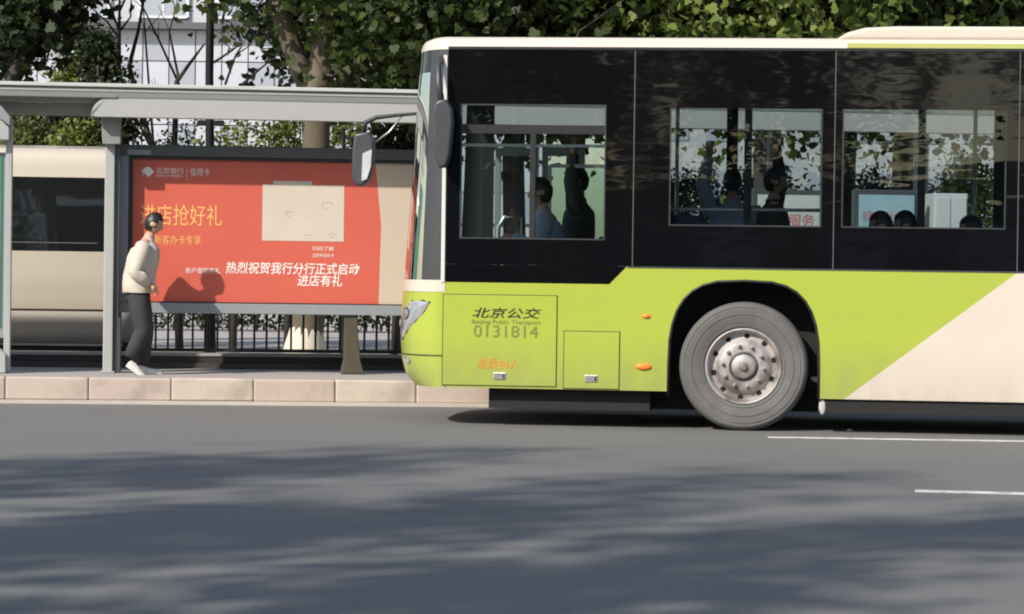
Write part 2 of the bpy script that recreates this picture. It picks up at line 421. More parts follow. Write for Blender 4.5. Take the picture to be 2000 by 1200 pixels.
# --- near side lower panels with wheel arches
def arch(u0, zt, half, z_end0, z_end1, n=16):
    pts = [(u0 - half, z_end0)]
    for k in range(n + 1):
        a = math.pi - math.pi * k / n
        c, s_ = math.cos(a), math.sin(a)
        pts.append((u0 + half * math.copysign(abs(c) ** .62, c), RW + (zt - RW) * abs(s_) ** .75 - (0 if s_ > 1e-6 else .0)))
    pts.append((u0 + half, z_end1))
    return pts
ZA = BU.Z(1450, 549); HA = (BU.X(1597, 700) - BU.X(1303, 700)) / 2
UA2 = 6.05
pa = bx(1648, 780); pb_ = bx(1990, 535)
pa = (pa[0], ZSK2); pb_ = (pb_[0], ZB)
green = [(UC, ZSK)] + arch(0, ZA, HA, ZSK, ZSK2) + [pa, pb_, (BU.X(1225, 523), ZB), (BU.X(1190, 548), ZB0), (UC, ZB0)]
MB().prism(green, 0, .035).build('side_panel', LIME, bus)
cream = [pa] + arch(UA2, ZA, HA, ZSK2, ZSK2) + [(UT, ZSK2), (UT, ZB), pb_]
MB().prism(cream, 0, .035).build('side_panel', CREAM, bus)
# rounded lip round the arch
for c_, m_ in ((0, BLACK), (UA2, BLACK)):
    a_ = arch(c_, ZA, HA, ZSK2, ZSK2)
    MB().tube([(p[0], .0, p[1]) for p in a_], .011, 6).build('arch_lip', m_, bus, smooth=True)
# hatches
def hatch(p0, p1, nm='hatch'):
    (u0, z1), (u1, z0) = bx(*p0), bx(*p1)
    g = .007
    h = MB().box(u0 + g, u1 - g, -.007, .01, z0 + g, z1 - g).build(nm, LIME, bus, bevel=.003)
    MB().box(u0, u1, -.0025, .01, z0, z1).build('hatch_gap', GAP, h)
    return h
h1 = hatch((865, 574), (1087, 757)); h2 = hatch((1101, 646), (1210, 762))
for hp, (cx, cy) in ((h1, (977, 735)), (h2, (1156, 740))):
    u, z = bx(cx, cy)
    l_ = MB().box(u - .055, u + .05, -.014, 0, z - .03, z + .03).build('latch', STEEL, hp, bevel=.006)
    MB().box(u + .022, u + .036, -.018, 0, z - .018, z + .018).build('latch_pin', DGREY, hp)
u, z = bx(1257, 716.5)
mk = MB().lathe([(0, -.022), (.03, -.02), (.045, -.012), (.05, 0)], n=20); mk.v = [(u + a * 1.35, b, z + c * .55) for a, b, c in mk.v]
mk.build('side_marker', AMBER, bus, smooth=True)
u, z = bx(1262, 618); mk = MB().lathe([(0, -.018), (.03, -.016), (.05, 0)], n=14); mk.v = [(u + a * .8, b, z + c * .4) for a, b, c in mk.v]
mk.build('side_marker', AMBER, bus, smooth=True)
# lettering on the lower side
INK = pm('black_lettering', (.012, .014, .012), .4); OLV = pm('olive_lettering', (.17, .19, .05), .5); OMB = pm('orange_lettering', (.62, .25, .04), .5)
def bus_text(s, px0, px1, py_base, hpx, m, **k):
    u0, z0 = bx(px0, py_base); u1, _ = bx(px1, py_base); h = hpx / 245
    o = text('lettering', s, h, m, bus, (u0, -.0095, z0), **k)
    wd = max(v.co.x for v in o.data.vertices) - min(v.co.x for v in o.data.vertices)
    o.data.transform(Matrix.Scale((u1 - u0) / wd, 4, (1, 0, 0)))
    return o
bus_text('北京公交', 921, 1055, 619, 22, INK, shear=.25, bold=.0007)
bus_text('Beijing Public Transport', 921, 1055, 632, 12, OLV)
bus_text('0131814', 924, 1050, 658, 34, OLV)
bus_text('准乘84人', 931, 1012, 719, 24, OMB)
# --- near side glazing, one bay at a time
WT, WBT = BU.Z(1450, 212), BU.Z(1800, 447)
WF = 2.80
bays = []
s_px = [1238, 1630, 1990]
us = [BU.X(p, 300) for p in s_px]
pit_ = us[2] - us[1]
while us[-1] + pit_ < UT - .3: us.append(us[-1] + pit_)
us.append(UT)
def bay(u0, u1, zb, o0, o1, oz0, oz1, mull, first=False, ymul=-.012, gl=BGLASSP):
    f_ = MB()
    f_.box(u0, o0, 0, .02, zb, ZR); f_.box(o1, u1, 0, .02, zb, ZR)
    f_.box(o0, o1, 0, .02, zb, oz0); f_.box(o0, o1, 0, .02, oz1, ZR)
    fo = f_.build('window_band', BGLASS, bus)
    MB().box(o0 - .02, o1 + .02, .0215, .026, oz0 - .02, oz1 + .02).build('pane', gl, fo)
    for a in mull: MB().box(a - .03, a + .03, .029, .07, oz0, oz1).build('window_bar', BLACK, fo)
    mb = MB(); e = .011
    mb.box(o0, o0 + e, -.004, .02, oz0, oz1); mb.box(o1 - e, o1, -.004, .02, oz0, oz1); mb.box(o0 + e, o1 - e, -.004, .02, oz0, oz0 + e)
    if first: mb.box(o0 + e, o1 - e, -.004, .02, oz1 - e, oz1)
    mb.build('window_trim', TRIM, fo)
    return fo
# driver bay (down to the lower belt)
d0, d1 = BU.X(899, 330), BU.X(1183, 330); dz0, dz1 = BU.Z(1040, 468), BU.Z(1040, 204)
fo = bay(UC, us[0] - .004, ZB, d0, d1, dz0, dz1, [], True, gl=DRVGLASS)
MB().prism([(UC, ZB0), (BU.X(1190, 548), ZB0), (BU.X(1225, 523), ZB - .001), (UC, ZB - .001)], .001, .02).build('window_band', BGLASS, bus)
um = BU.X(1040, 350); zt_ = BU.Z(1040, 253)
MB().box(d0, d1, -.003, .05, zt_ - .035, zt_ + .035).build('window_bar', BLACK, fo)
MB().box(um - .022, um + .022, -.003, .05, dz0, zt_ - .036).build('window_bar', BLACK, fo)
zq = BU.Z(1000, 284)
MB().box(d0, d1, .03, .055, zq - .012, zq + .012).build('window_trim', STEEL, fo)
bay(us[0] + .004, us[1] - .004, ZB, BU.X(1308, 300), BU.X(1606, 300), WBT, WT, [BU.X(1461, 300)])
bay(us[1] + .004, us[2] - .004, ZB, BU.X(1645, 300), BU.X(1966, 300), WBT, WT, [BU.X(1801, 300)])
for i in range(2, len(us) - 1):
    a, b = us[i], us[i + 1]
    bay(a + .004, b - .004, ZB, a + .08, b - .12, WBT, WT, [(a + b) / 2])
for a in us[:-1]: MB().box(a - .008, a + .008, .001, .022, ZB, ZR).build('window_seam', SEAM, bus)
MB().box(UC, UT, -.006, .03, ZR, ZR + .022).build('roof_gutter', BLACK, bus)
MB().box(BU.X(1225, 523), UT, -.004, .02, ZB - .012, ZB).build('belt_moulding', DGREY, bus)
# --- roof with rounded edge
sec = [(0, .02), (.006, .05), (.03, .085), (.08, .105), (.25, .12), (.8, .135), (1.25, .138)]
sec = sec + [(BW - a, b) for a, b in sec[-2::-1]]
ust = [UC - .02, 0, 3, 6, UT]
MB().grid([[(u, a, ZR + b) for a, b in sec] for u in ust]).build('roof', CREAM, bus, smooth=True)
rows = []
for (dz, ins, bk) in [(0, 0, 0), (.03, .003, .0), (.06, .012, .01), (.085, .03, .03), (.105, .08, .08), (.12, .25, .2), (.130, .6, .42)]:
    rows.append([])
    for t in TSF:
        f_ = uf(ZR) + bk; at = abs(t); k = (1 - at ** 3.2) ** .5
        uc = max(UC, f_ + .02)
        rows[-1].append((uc - (uc - f_) * k, BW / 2 + t * (BW / 2 - ins), ZR + dz))
MB().grid(rows).build('roof_front', CREAM, bus, smooth=True)
# roof hump with lime stripe
z1h = BU.Z(1700, 56, .15); za = ZR + .095
uh = [BU.X(1632, 78, .12), BU.X(1655, 66, .12), BU.X(1690, 57, .12)]
hp = [(uh[0], za), (uh[1], za + (z1h - za) * .6), (uh[2], z1h), (uh[2] + .25, z1h + .012), (7.6, z1h + .012), (7.9, za)]
MB().prism(hp, .05, BW - .05).build('roof_unit', CREAM, bus, bevel=.05, seg=4)
MB().box(BU.X(1655, 92), 7.7, -.0055, .02, ZR + .024, ZR + .062).build('roof_stripe', pm('pale_lime_paint', (.42, .44, .14), .35, coat=.3), bus)
# --- far side, tail, floor, ceiling
MB().box(UC, UT, BW - .035, BW, ZSK2, ZB - .05).build('far_side_panel', LIME, bus)
MB().box(UC, UT, BW - .035, BW, WF + .02, ZR + .02).build('far_side_panel', BLACK, bus)
ends = [UC, UC + .12, -1.0, -.86] + us[:-1] + [UT]
fw = MB()
prev = [UC, -1.0, -.12] + us + []
for a in sorted(set([UC + .03, -.95, -.2] + us)):
    far_fr = MB().box(a - .05, a + .05, BW - .034, BW - .001, ZB - .05, WF + .02).build('far_window_post', BLACK, bus)
pl = sorted(set([UC + .03, -.95, -.2] + us))
for a, b in zip(pl[:-1], pl[1:]):
    MB().box(a + .05, b - .05, BW - .02, BW - .015, ZB - .05, WF + .02).build('pane', glass('far_glass', (.86, .89, .90), 1.45), bus)
# front door leaf seen through the cab
dm = MB()
for a, b in ((UC + .10, UC + .48), (UC + .52, UC + .90)):
    dm.box(a, a + .05, BW - .09, BW - .04, .4, 2.35); dm.box(b - .05, b, BW - .09, BW - .04, .4, 2.35)
    dm.box(a + .05, b - .05, BW - .09, BW - .04, 2.28, 2.35); dm.box(a + .05, b - .05, BW - .09, BW - .04, .4, .5)
dr = dm.build('door', FRAMEL, bus)
BFL = pm('bus_floor', (.10, .10, .11), .6)
MB().box(UC - .02, UT, .50, BW - .5, .34, .40).build('floor', BFL, bus)
for a_, b_ in ((UC - .02, -HA - .04), (HA + .04, UA2 - HA - .04), (UA2 + HA + .04, UT)):
    for y0_, y1_ in ((.04, .499), (BW - .499, BW - .04)): MB().box(a_, b_, y0_, y1_, .345, .402).build('floor', BFL, bus)
MB().box(UC - .02, UT, .04, BW - .04, ZR - .10, ZR - .06).build('ceiling', pm('bus_ceiling', (.35, .35, .34), .6), bus)
MB().box(UT, UT + .05, .0, BW, ZSK2, ZR + .1).build('rear_panel', LIME, bus)
MB().box(-.95, .95, .5, 2.0, .14, .335).build('axle_housing', BLACKM, bus)
MB().box(UC + .35, -.75, .12, BW - .12, .14, .335).build('underbody', BLACKM, bus)
MB().box(.75, UA2 - .75, .10, BW - .1, .17, .335).build('underbody', BLACKM, bus)
MB().box(UA2 + .7, UT, .10, BW - .1, .2, .335).build('underbody', BLACKM, bus)
MB().box(HA + .01, UA2 - HA - .01, .025, .05, .16, ZSK2 + .01).build('skirt_rubber', BLACKM, bus)
for c_ in (0, UA2):
    for yy in (.04, 2.08):
        a_ = arch(c_, ZA + .02, HA + .02, .33, .33)
        MB().grid([[(p[0], y, p[1]) for p in a_] for y in ((yy, yy + .4) if yy < 1 else (yy, BW - .04))]).build('wheel_housing', BLACKM, bus)
    MB().prism(arch(c_, ZA + .02, HA + .02, .33, .33), .44, .46).build('wheel_housing', BLACKM, bus)
u, z = bx(1606, 795)
fl = MB().ball((u, .03, z), (.028, .012, .065), 12, 8).build('mud_flap_clip', pm('pale_rubber', (.42, .40, .38), .7), bus, smooth=True)
MB().box(HA + .0, HA + .03, .06, .40, .16, ZSK2).build('mud_flap', BLACK, bus)
for q in ((1040, 778), (1113, 768)):
    u, z = bx(*q); MB().ball((u, .14, z), (.012, .012, .03), 8, 6).build('drain_pipe', STEEL, bus, smooth=True)
# --- wheels
def wheel(u, y, near=True):
    s_ = 1 if near else -1
    wl = MB().lathe([(.295, .02 * s_), (.31, .0), (.330, -.008 * s_), (.334, -.003 * s_), (.352, -.010 * s_), (.40, -.017 * s_), (.403, -.012 * s_), (.410, -.012 * s_), (.413, -.018 * s_), (.455, -.019 * s_), (.458, -.014 * s_), (.472, -.013 * s_), (.476, -.016 * s_), (.488, -.010 * s_), (.505, .012 * s_), (.515, .05 * s_), (.515, .24 * s_), (.50, .27 * s_), (.30, .28 * s_)], (0, 0, 0), 64).build('wheel', TYRE, bus, smooth='auto')
    wl.location = (u, y, RW)
    rb = MB().lathe([(.300, .004 * s_), (.305, -.006 * s_), (.296, -.010 * s_), (.284, .0), (.278, .03 * s_), (.262, .052 * s_), (.235, .056 * s_), (.222, .05 * s_), (.20, .02 * s_), (.175, .008 * s_), (.13, .006 * s_), (0.0, .006 * s_)], (0, 0, 0), 64).build('rim', RIM, wl, smooth='auto')
    for k in range(10):
        a = 2 * math.pi * (k + .35) / 10
        hm = MB().lathe([(0, 0), (.022, .0), (.022, .004)], (0, 0, 0), 12)
        hm.v = [(x * 1.0, yy, zz * 1.25) for x, yy, zz in hm.v]
        hb = hm.build('hand_hole', HOLE, wl); hb.location = (.248 * math.cos(a), .051 * s_, .248 * math.sin(a)); hb.rotation_euler = (0, -a + R(90), 0)
        nb = MB().lathe([(0, -.03 * s_), (.010, -.028 * s_), (.014, -.012 * s_), (.018, -.01 * s_), (.018, .01 * s_)], (0, 0, 0), 6).build('wheel_nut', RIM, wl)
        nb.location = (.165 * math.cos(a + .3), .004 * s_, .165 * math.sin(a + .3))
    MB().lathe([(0, -.055 * s_), (.028, -.052 * s_), (.034, -.04 * s_), (.036, -.028 * s_), (.075, -.025 * s_), (.092, -.015 * s_), (.10, .01 * s_)], (0, 0, 0), 32).build('hub_cap', RIM, wl, smooth='auto')
    MB().lathe([(.104, -.002 * s_), (.116, -.001 * s_), (.118, .008 * s_)], (0, 0, 0), 32).build('hub_ring', pm('oily_hub', (.035, .03, .028), .5), wl, smooth=True)
wheel(0, .035); wheel(UA2, .035); wheel(0, BW - .035, False); wheel(UA2, BW - .035, False)
# --- mirrors
near_m = [(858, 196), (872, 194), (884, 212), (886, 240), (880, 305), (872, 327), (858, 329), (849, 300), (846, 230), (850, 203)]
mp_ = [BU.px(x, y, -.16) for x, y in near_m]
mo = MB().prism(mp_, -.22, -.08).build('mirror', DGREY, bus, bevel=.02, seg=3, smooth='auto')
pt = lambda x, y, d: (BU.px(x, y, d)[0], d, BU.px(x, y, d)[1])
MB().tube([pt(862, 112, -.01), pt(856, 130, -.10), pt(857, 165, -.15), pt(862, 200, -.15)], [.02, .024, .026, .028], 8).build('mirror_arm', DGREY, mo, smooth=True)
FD = BW - .35
far_m = [(694, 262), (722, 258), (731, 275), (729, 318), (722, 352), (710, 364), (696, 362), (689, 350), (690, 300)]
mo2 = MB().prism([BU.px(x, y, FD) for x, y in far_m], FD - .07, FD + .1).build('mirror', DGREY, bus, bevel=.02, seg=3, smooth='auto')
fm = [(708, 300), (726, 292), (724, 325), (716, 350), (706, 354)]
MB().prism([BU.px(x, y, FD - .08) for x, y in fm], FD - .078, FD - .073).build('mirror_glass', pm('mirror_silver', (.55, .55, .57), .4, metal=.5, var=.3, scale=9), mo2)
MB().tube([pt(862, 215, FD), pt(815, 222, FD), pt(770, 226, FD), pt(735, 230, FD), pt(714, 240, FD), pt(706, 275, FD)], [.014, .014, .016, .02, .024, .022], 8).build('mirror_arm', BLACK, mo2, smooth=True)
MB().tube([pt(786, 226, FD), pt(760, 258, FD), pt(724, 284, FD)], .007, 6).build('mirror_stay', STEEL, mo2, smooth=True)
# --- cab and interior
MB().prism([(UC - .22, .42), (UC + .42, .42), (UC + .36, 1.02), (UC + .15, 1.20), (UC - .16, 1.14)], .42, BW - .9).build('dashboard', DGREY, bus, bevel=.03)
sw = MB(); sc_ = Vector((UC + .46, .72, 1.24)); ax = Vector((-.55, 0, .83)); e1 = Vector((.83, 0, .55)); e2 = Vector((0, 1, 0))
ring = [sc_ + (e1 * math.cos(a) + e2 * math.sin(a)) * .23 for a in [2 * math.pi * k / 28 for k in range(29)]]
sw.tube(ring, .015, 6, False); sw.tube([sc_, sc_ - ax * .35], .03, 8); sw.tube([ring[0], ring[14]], .012, 6)
sw.build('steering_wheel', BLACK, bus, smooth=True)
# cab partition: greenish glass in a steel frame, behind the driver
u0p, u1p = BU.X(1046, 300, .5), BU.X(1178, 300, .5)
cp = MB()
for a in (u0p + .05, u1p): cp.box(a - .015, a + .015, 1.18, 1.21, .4, 2.15)
cp.box(u0p + .05, u1p, 1.18, 1.21, 2.13, 2.16); cp.box(u0p + .05, u1p, 1.18, 1.21, 1.18, 1.22)
cpo = cp.build('cab_partition', STEEL, bus)
MB().box(u0p + .06, u1p - .01, 1.192, 1.198, 1.22, 2.13).build('partition_glass', glass('green_glass', (.78, .88, .85), 1.4), cpo)
MB().box(u1p + .05, u1p + .09, .06, 1.2, .4, 2.2).build('cab_bulkhead', DGREY, bus, bevel=.01)
MB().tube([(BU.X(973, 440, .9), .9, .6), (BU.X(973, 440, .9), .9, 1.62), (BU.X(985, 420, .9), .9, 1.70), (BU.X(1022, 420, .9), .9, 1.70), (BU.X(1022, 420, .9), .9, .6)], .02, 8).build('handrail', STEEL, bus, smooth=True)
RAIL = pm('pale_rail', (.62, .62, .6), .35, metal=.3)
MB().tube([(us[0] + .1, .16, BU.Z(1450, 411, .16)), (us[1], .16, BU.Z(1600, 411, .16))], .014, 8).build('handrail', RAIL, bus, smooth=True)
for a in (us[0] + .25, us[1] - .1, us[2] - .25, us[2] + 1.2, us[2] + 2.6):
    MB().tube([(a, 1.75, .4), (a, 1.75, ZR - .1)], .017, 8).build('pole', RAIL, bus, smooth=True)
SEATM = pm('seat_fabric', (.035, .05, .09), .8, var=.3, scale=20)
def seat(u, y):
    s_ = MB()
    s_.box(u - .02, u + .42, y - .21, y + .21, .80, .87)
    s_.prism([(u + .38, .86), (u + .45, .86), (u + .53, 1.52), (u + .46, 1.55), (u + .42, 1.5)], y - .21, y + .21)
    so_ = s_.build('seat', SEATM, bus, bevel=.02)
    MB().box(u + .1, u + .3, y - .05, y + .05, .4, .8).build('seat_leg', DGREY, so_)
SEATS = [(us[1] + .14, .38), (us[1] + .40 + .5, .38), (us[2] + .25, .38), (us[2] + 1.05, .38), (us[1] + .3, 2.1), (us[2] + .1, 2.1)]
for q in SEATS: seat(*q)
MB().prism([(us[0] + .28, 1.30), (us[0] + .62, 1.30), (us[0] + .60, 1.66), (us[0] + .52, 1.72), (us[0] + .30, 1.72)], .16, .58).build('wheel_box_seat', SEATM, bus, bevel=.03)
DRV = (BU.X(1075, 400, .55), .62)
seat(BU.X(1058, 346, DRV[1]) + .05, DRV[1])

# ================================================================== THE BUS SHELTER
def st_thing(name, x, y, z, label, cat, group=None):
    o = empty(name, ST.w(x, y, z), ST.a); tag(o, label, cat, group); o['_o'] = (x, y, z)
    return o
def SO(o): return tuple(o['_o'])
PX = ST.px
x_post = ST.X(214, 600, 1.25)
sh = st_thing('bus_shelter', x_post, 1.25, KH, 'long grey bus shelter with flat roof and white fascia beam on the platform', 'shelter')
O = SO(sh)
# roof plate, gutter fascia
zr1 = ST.Z(0, 158.5, .86)
XL, XRR = -9.0, 16.0
MB().box(XL, XRR, .86, 2.4, zr1 - .035, zr1).build('roof_plate', pm('roof_edge', (.48, .48, .46), .4, var=.1, scale=2), sh, off=O, bevel=.006)
zg = ST.Z(400, 196, .88)
MB().box(XL, XRR, .885, 1.0, zg + .0, zr1 - .036).build('gutter', ROOFG, sh, off=O, bevel=.01)
MB().box(XL, XRR, .878, .884, zr1 - .075, zr1 - .06).build('gutter_lip', GALV, sh, off=O)
# white rounded beam
bxl = ST.X(178, 215, .89); bz1, bz0 = ST.Z(400, 195, .89), ST.Z(400, 232, .89)
hh = bz1 - bz0
beam = [(bxl + .17 * (1 - math.cos(a)) , bz0 + .17 * (1 - math.sin(a)) * 0 + (hh - .17) + .17 * math.sin(a)) for a in [R(90) * k / 8 for k in range(9)]]
beam = [(bxl, bz0 + .03), (bxl + .012, bz0 + .008), (bxl + .04, bz0)][::-1] + beam
beam = beam + [(XRR, bz1), (XRR, bz0)]
MB().prism(beam, .89, 1.05).build('fascia_beam', BEAMW, sh, off=O, bevel=.012)
# pale board, and one coloured with underside shade, in the left bay
xr_ = ST.X(186, 210, 1.0)
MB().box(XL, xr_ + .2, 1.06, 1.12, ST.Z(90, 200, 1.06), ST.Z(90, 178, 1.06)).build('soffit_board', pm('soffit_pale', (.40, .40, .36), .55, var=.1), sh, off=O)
MB().box(XL, xr_ + .35, 1.13, 1.6, ST.Z(90, 221, 1.13), ST.Z(90, 201, 1.13)).build('soffit_beam', pm('soffit_shade_tone', (.22, .22, .19), .55, var=.1), sh, off=O)
u_, z_ = PX(195, 191, .88)
MB().box(u_ - .05, u_ + .16, .874, .884, z_ - .0, z_ + .03).build('gutter_bracket', ROOFG, sh, off=O, bevel=.004)
# posts
def post(x0, x1, y0, y1, zt, nm='post'):
    p_ = MB().box(x0, x1, y0, y1, KH, zt).build(nm, GALV, sh, off=O, bevel=.008)
    MB().box(x0 - .02, x1 + .02, y0 - .02, y1 + .02, KH, KH + .015).build('base_plate', GALV, p_, off=O)
    return p_
p0, p1 = ST.X(203, 500, 1.2), ST.X(222, 500, 1.2)
post(p0, p1, 1.2, 1.36, ST.Z(214, 282, 1.2))
MB().box(p1 + .003, ST.X(234, 280, 1.22), 1.24, 1.40, KH, ST.Z(230, 285, 1.24)).build('post_dark_side', FRAME, sh, off=O)  # dark box standing in for the unlit side of the post
MB().prism([(p0 - .02, ST.Z(214, 283, 1.19)), (ST.X(236, 283, 1.19), ST.Z(236, 283, 1.19)), (ST.X(236, 236, 1.19), bz0 + .01), (ST.X(198, 236, 1.19), bz0 + .01), (ST.X(200, 262, 1.19), ST.Z(200, 262, 1.19))], 1.06, 1.38).build('post_head', pm('post_head_coat', (.24, .24, .225), .45), sh, off=O, bevel=.006)
for pxx in (930, 1520, 1810):
    a = ST.X(pxx, 500, 1.5); post(a - .06, a + .06, 1.7, 1.85, zr1 - .04)

# ------------------------------------------------------------------ red advertising case
d = 1.42
ad = st_thing('advertising_case', ST.X(500, 600, d), d, KH, 'large advertising case with red bank poster in a dark frame', 'advertising panel')
O = SO(ad)
cz1, cz0 = ST.Z(520, 287.5, d), ST.Z(520, 614, d)
cx0, cx1 = ST.X(224, 450, d), ST.X(868, 450, d)
rx0 = ST.X(258, 450, d); rz1, rz0 = ST.Z(470, 314, d), ST.Z(540, 592, d)
MB().box(cx0, cx1, d + .05, d + .22, cz0, cz1).build('case_body', FRAME, ad, off=O, bevel=.01)
MB().box(cx0, cx1, d - .01, d + .049, rz1 + .03, cz1).build('top_frame', FRAME, ad, off=O, bevel=.006)
MB().box(cx0, cx1, d - .01, d + .049, cz0, rz0 - .012).build('bottom_frame', FRAMEL, ad, off=O, bevel=.006)
xb0 = ST.X(250, 450, d)
MB().box(cx0, xb0, d - .008, d + .049, rz0 - .011, rz1 + .029).build('side_frame', FRAMEL, ad, off=O, bevel=.006)
MB().box(cx1 - .12, cx1, d - .008, d + .049, rz0 - .011, rz1 + .029).build('side_frame', FRAMEL, ad, off=O, bevel=.006)
ib = MB(); ib.box(xb0, rx0, d + .01, d + .049, rz0 - .01, rz1 + .028); ib.box(rx0, cx1 - .12, d + .01, d + .049, rz1, rz1 + .028); ib.box(rx0, cx1 - .12, d + .01, d + .049, rz0 - .011, rz0)
ib.build('inner_border', BLACK, ad, off=O)
lx, lz = PX(270, 298, d)
MB().box(lx - .1, lx + .12, d - .016, d - .011, lz - .022, lz + .025).build('maker_plate', pm('plate', (.30, .31, .30), .4), ad, off=O)
RED = pm('red_print', (.55, .105, .068), .45, var=.06, scale=1.2)
BEI = pm('beige_print', (.52, .43, .33), .45, var=.05, scale=1.2)
yp = d + .042
xr1 = ST.X(734, 330, d); xr2 = ST.X(745, 440, d); xr3 = ST.X(740, 592, d)
zk = ST.Z(745, 440, d)
pos = MB().prism([(rx0, rz0), (xr3, rz0), (xr2, zk), (xr1, rz1), (rx0, rz1)], yp, yp + .004).build('poster', RED, ad, off=O)
MB().prism([(xr3, rz0), (cx1 - .12, rz0), (cx1 - .12, rz1), (xr1, rz1), (xr2, zk)], yp, yp + .004).build('poster_side', BEI, ad, off=O)
PWH = pm('white_print', (.80, .74, .70), .5, var=.05); PGD = pm('gold_print', (.80, .42, .13), .5, var=.05); PGR = pm('grey_print', (.42, .40, .40), .5)
def ptext(s, px0, px1, pyb, hpx, m, **k):
    x0, z0 = PX(px0, pyb, d); x1, _ = PX(px1, pyb, d); h = hpx / 202
    o = text('lettering', s, h, m, pos, (x0 - O[0], yp - .002 - O[1], z0 - O[2]), **k)
    wd = max(v.co.x for v in o.data.vertices) - min(v.co.x for v in o.data.vertices)
    o.data.transform(Matrix.Scale((x1 - x0) / wd, 4, (1, 0, 0)))
ptext('信用卡', 371, 409, 342, 17, PWH)
ptext('北京银行', 304, 358, 338, 13, PWH); ptext('BANK OF BEIJING', 304, 356, 345, 6, PWH)
ptext('进店抢好礼', 272, 432, 436, 44, PGD)
ptext('新客办卡专享', 300, 392, 476, 20, PGD)
ptext('新户首刷有礼', 362, 430, 533, 12, PWH)
ptext('热烈祝贺我行分行正式启动', 440, 702, 532, 24, PWH, bold=.0012, shear=.12)
ptext('进店有礼', 580, 668, 557, 24, PWH, bold=.0012, shear=.12)
ptext('扫码了解', 610, 652, 489, 9, PWH); ptext('立即申请办卡', 610, 652, 502, 8, PWH)
lx, lz = PX(288, 336, d)
lg = MB().prism([(lx - .05, lz + .0), (lx - .02, lz + .045), (lx + .015, lz + .05), (lx + .062, lz + .005), (lx + .01, lz - .048), (lx - .02, lz - .02)], yp - .003, yp - .001); lg.build('logo', PWH, pos, off=O)
MB().prism([(lx - .062, lz + .005), (lx - .045, lz + .04), (lx - .022, lz + .046), (lx - .053, lz - .0), (lx - .025, lz - .03), (lx - .035, lz - .045)], yp - .003, yp - .001).build('logo', PGR, pos, off=O)
MB().box(*[ST.X(365, 338, d) - .002, ST.X(365, 338, d) + .002], yp - .003, yp - .001, lz - .05, lz + .05).build('divider', PWH, pos, off=O)
# pale picture card on the poster
CARD = pm('card_print', (.56, .49, .41), .5, var=.12, scale=3)
a0, a1 = PX(512, 470, d), PX(673, 363, d)
MB().box(a0[0], a1[0], yp - .003, yp - .001, a0[1], a1[1]).build('picture_card', CARD, pos, off=O)
t0, t1 = PX(534, 363, d), PX(610, 355, d)
MB().box(t0[0], t1[0], yp - .0028, yp - .001, t0[1], t1[1] + .002).build('picture_card', CARD, pos, off=O)
for (px_, py_, r_) in ((640, 402, .05), (565, 418, .035), (650, 460, .03), (600, 462, .03)):
    cxx, czz = PX(px_, py_, d)
    MB().tube([(cxx + r_ * math.cos(t) * (1 + .2 * math.sin(3 * t)), yp - .004, czz + .7 * r_ * math.sin(t)) for t in [k * .5 for k in range(11)]], .0025, 4).build('picture_line', PGR, pos, off=O)
# stone foot under the case
fx = [PX(*q, d + .1) for q in ((665, 716), (711, 716), (703, 704), (698, 640), (698, 606), (672, 606), (672, 640), (671, 704))]
fx[0] = (fx[0][0], KH); fx[1] = (fx[1][0], KH)
MB().prism(fx, d + .02, d + .24).build('case_foot', pm('olive_stone', (.06, .053, .034), .7, var=.2, scale=10), ad, off=O, bevel=.008)
f0 = ST.X(236, 650, d)
MB().box(f0 - .03, f0 + .0, d + .08, d + .2, KH, cz0 + .01).build('case_leg', FRAME, ad, off=O)

# ------------------------------------------------------------------ neighbour case on the far left, cut by the frame
d2 = .95
ac = st_thing('display_case', ST.X(0, 600, d2), d2, KH, 'green display case with grey edge post at the left border of the picture', 'advertising panel')
O2 = SO(ac)
q0, q1 = ST.X(9, 500, d2), ST.X(21.5, 500, d2)
MB().box(q0, q1, d2, d2 + .12, KH, ST.Z(15, 232, d2)).build('post', GALV, ac, off=O2, bevel=.006)
MB().box(q0 - 2.2, q0 - .002, d2 + .03, d2 + .1, ST.Z(4, 660, d2), ST.Z(4, 298, d2)).build('frame', FRAMEL, ac, off=O2)
MB().box(q0 - 2.1, q0 - .03, d2 + .02, d2 + .029, ST.Z(4, 640, d2), ST.Z(4, 305, d2)).build('poster', pm('green_print', (.06, .20, .13), .4, var=.6, scale=1.5), ac, off=O2)
g0 = [PX(*q, d2 - .12) for q in ((-300, 236), (4, 236), (18, 250), (18, 274), (-300, 268))]
MB().prism(g0, d2 - .12, d2 - .02).build('name_board', BEAMW, ac, off=O2, bevel=.01)
g1 = [PX(*q, d2 - .1) for q in ((-300, 206), (2, 206), (20, 228), (20, 248), (5, 235), (-300, 235))]
MB().prism(g1, d2 - .1, d2).build('board_cap', FRAMEL, ac, off=O2, bevel=.01)
g2 = [PX(*q, d2 - .06) for q in ((-60, 724), (11, 724), (11, 692), (0, 682), (-60, 682))]
g2[0] = (g2[0][0], KH); g2[1] = (g2[1][0], KH)
MB().prism(g2, d2 - .08, d2 + .1).build('foot', GALV, ac, off=O2, bevel=.008)

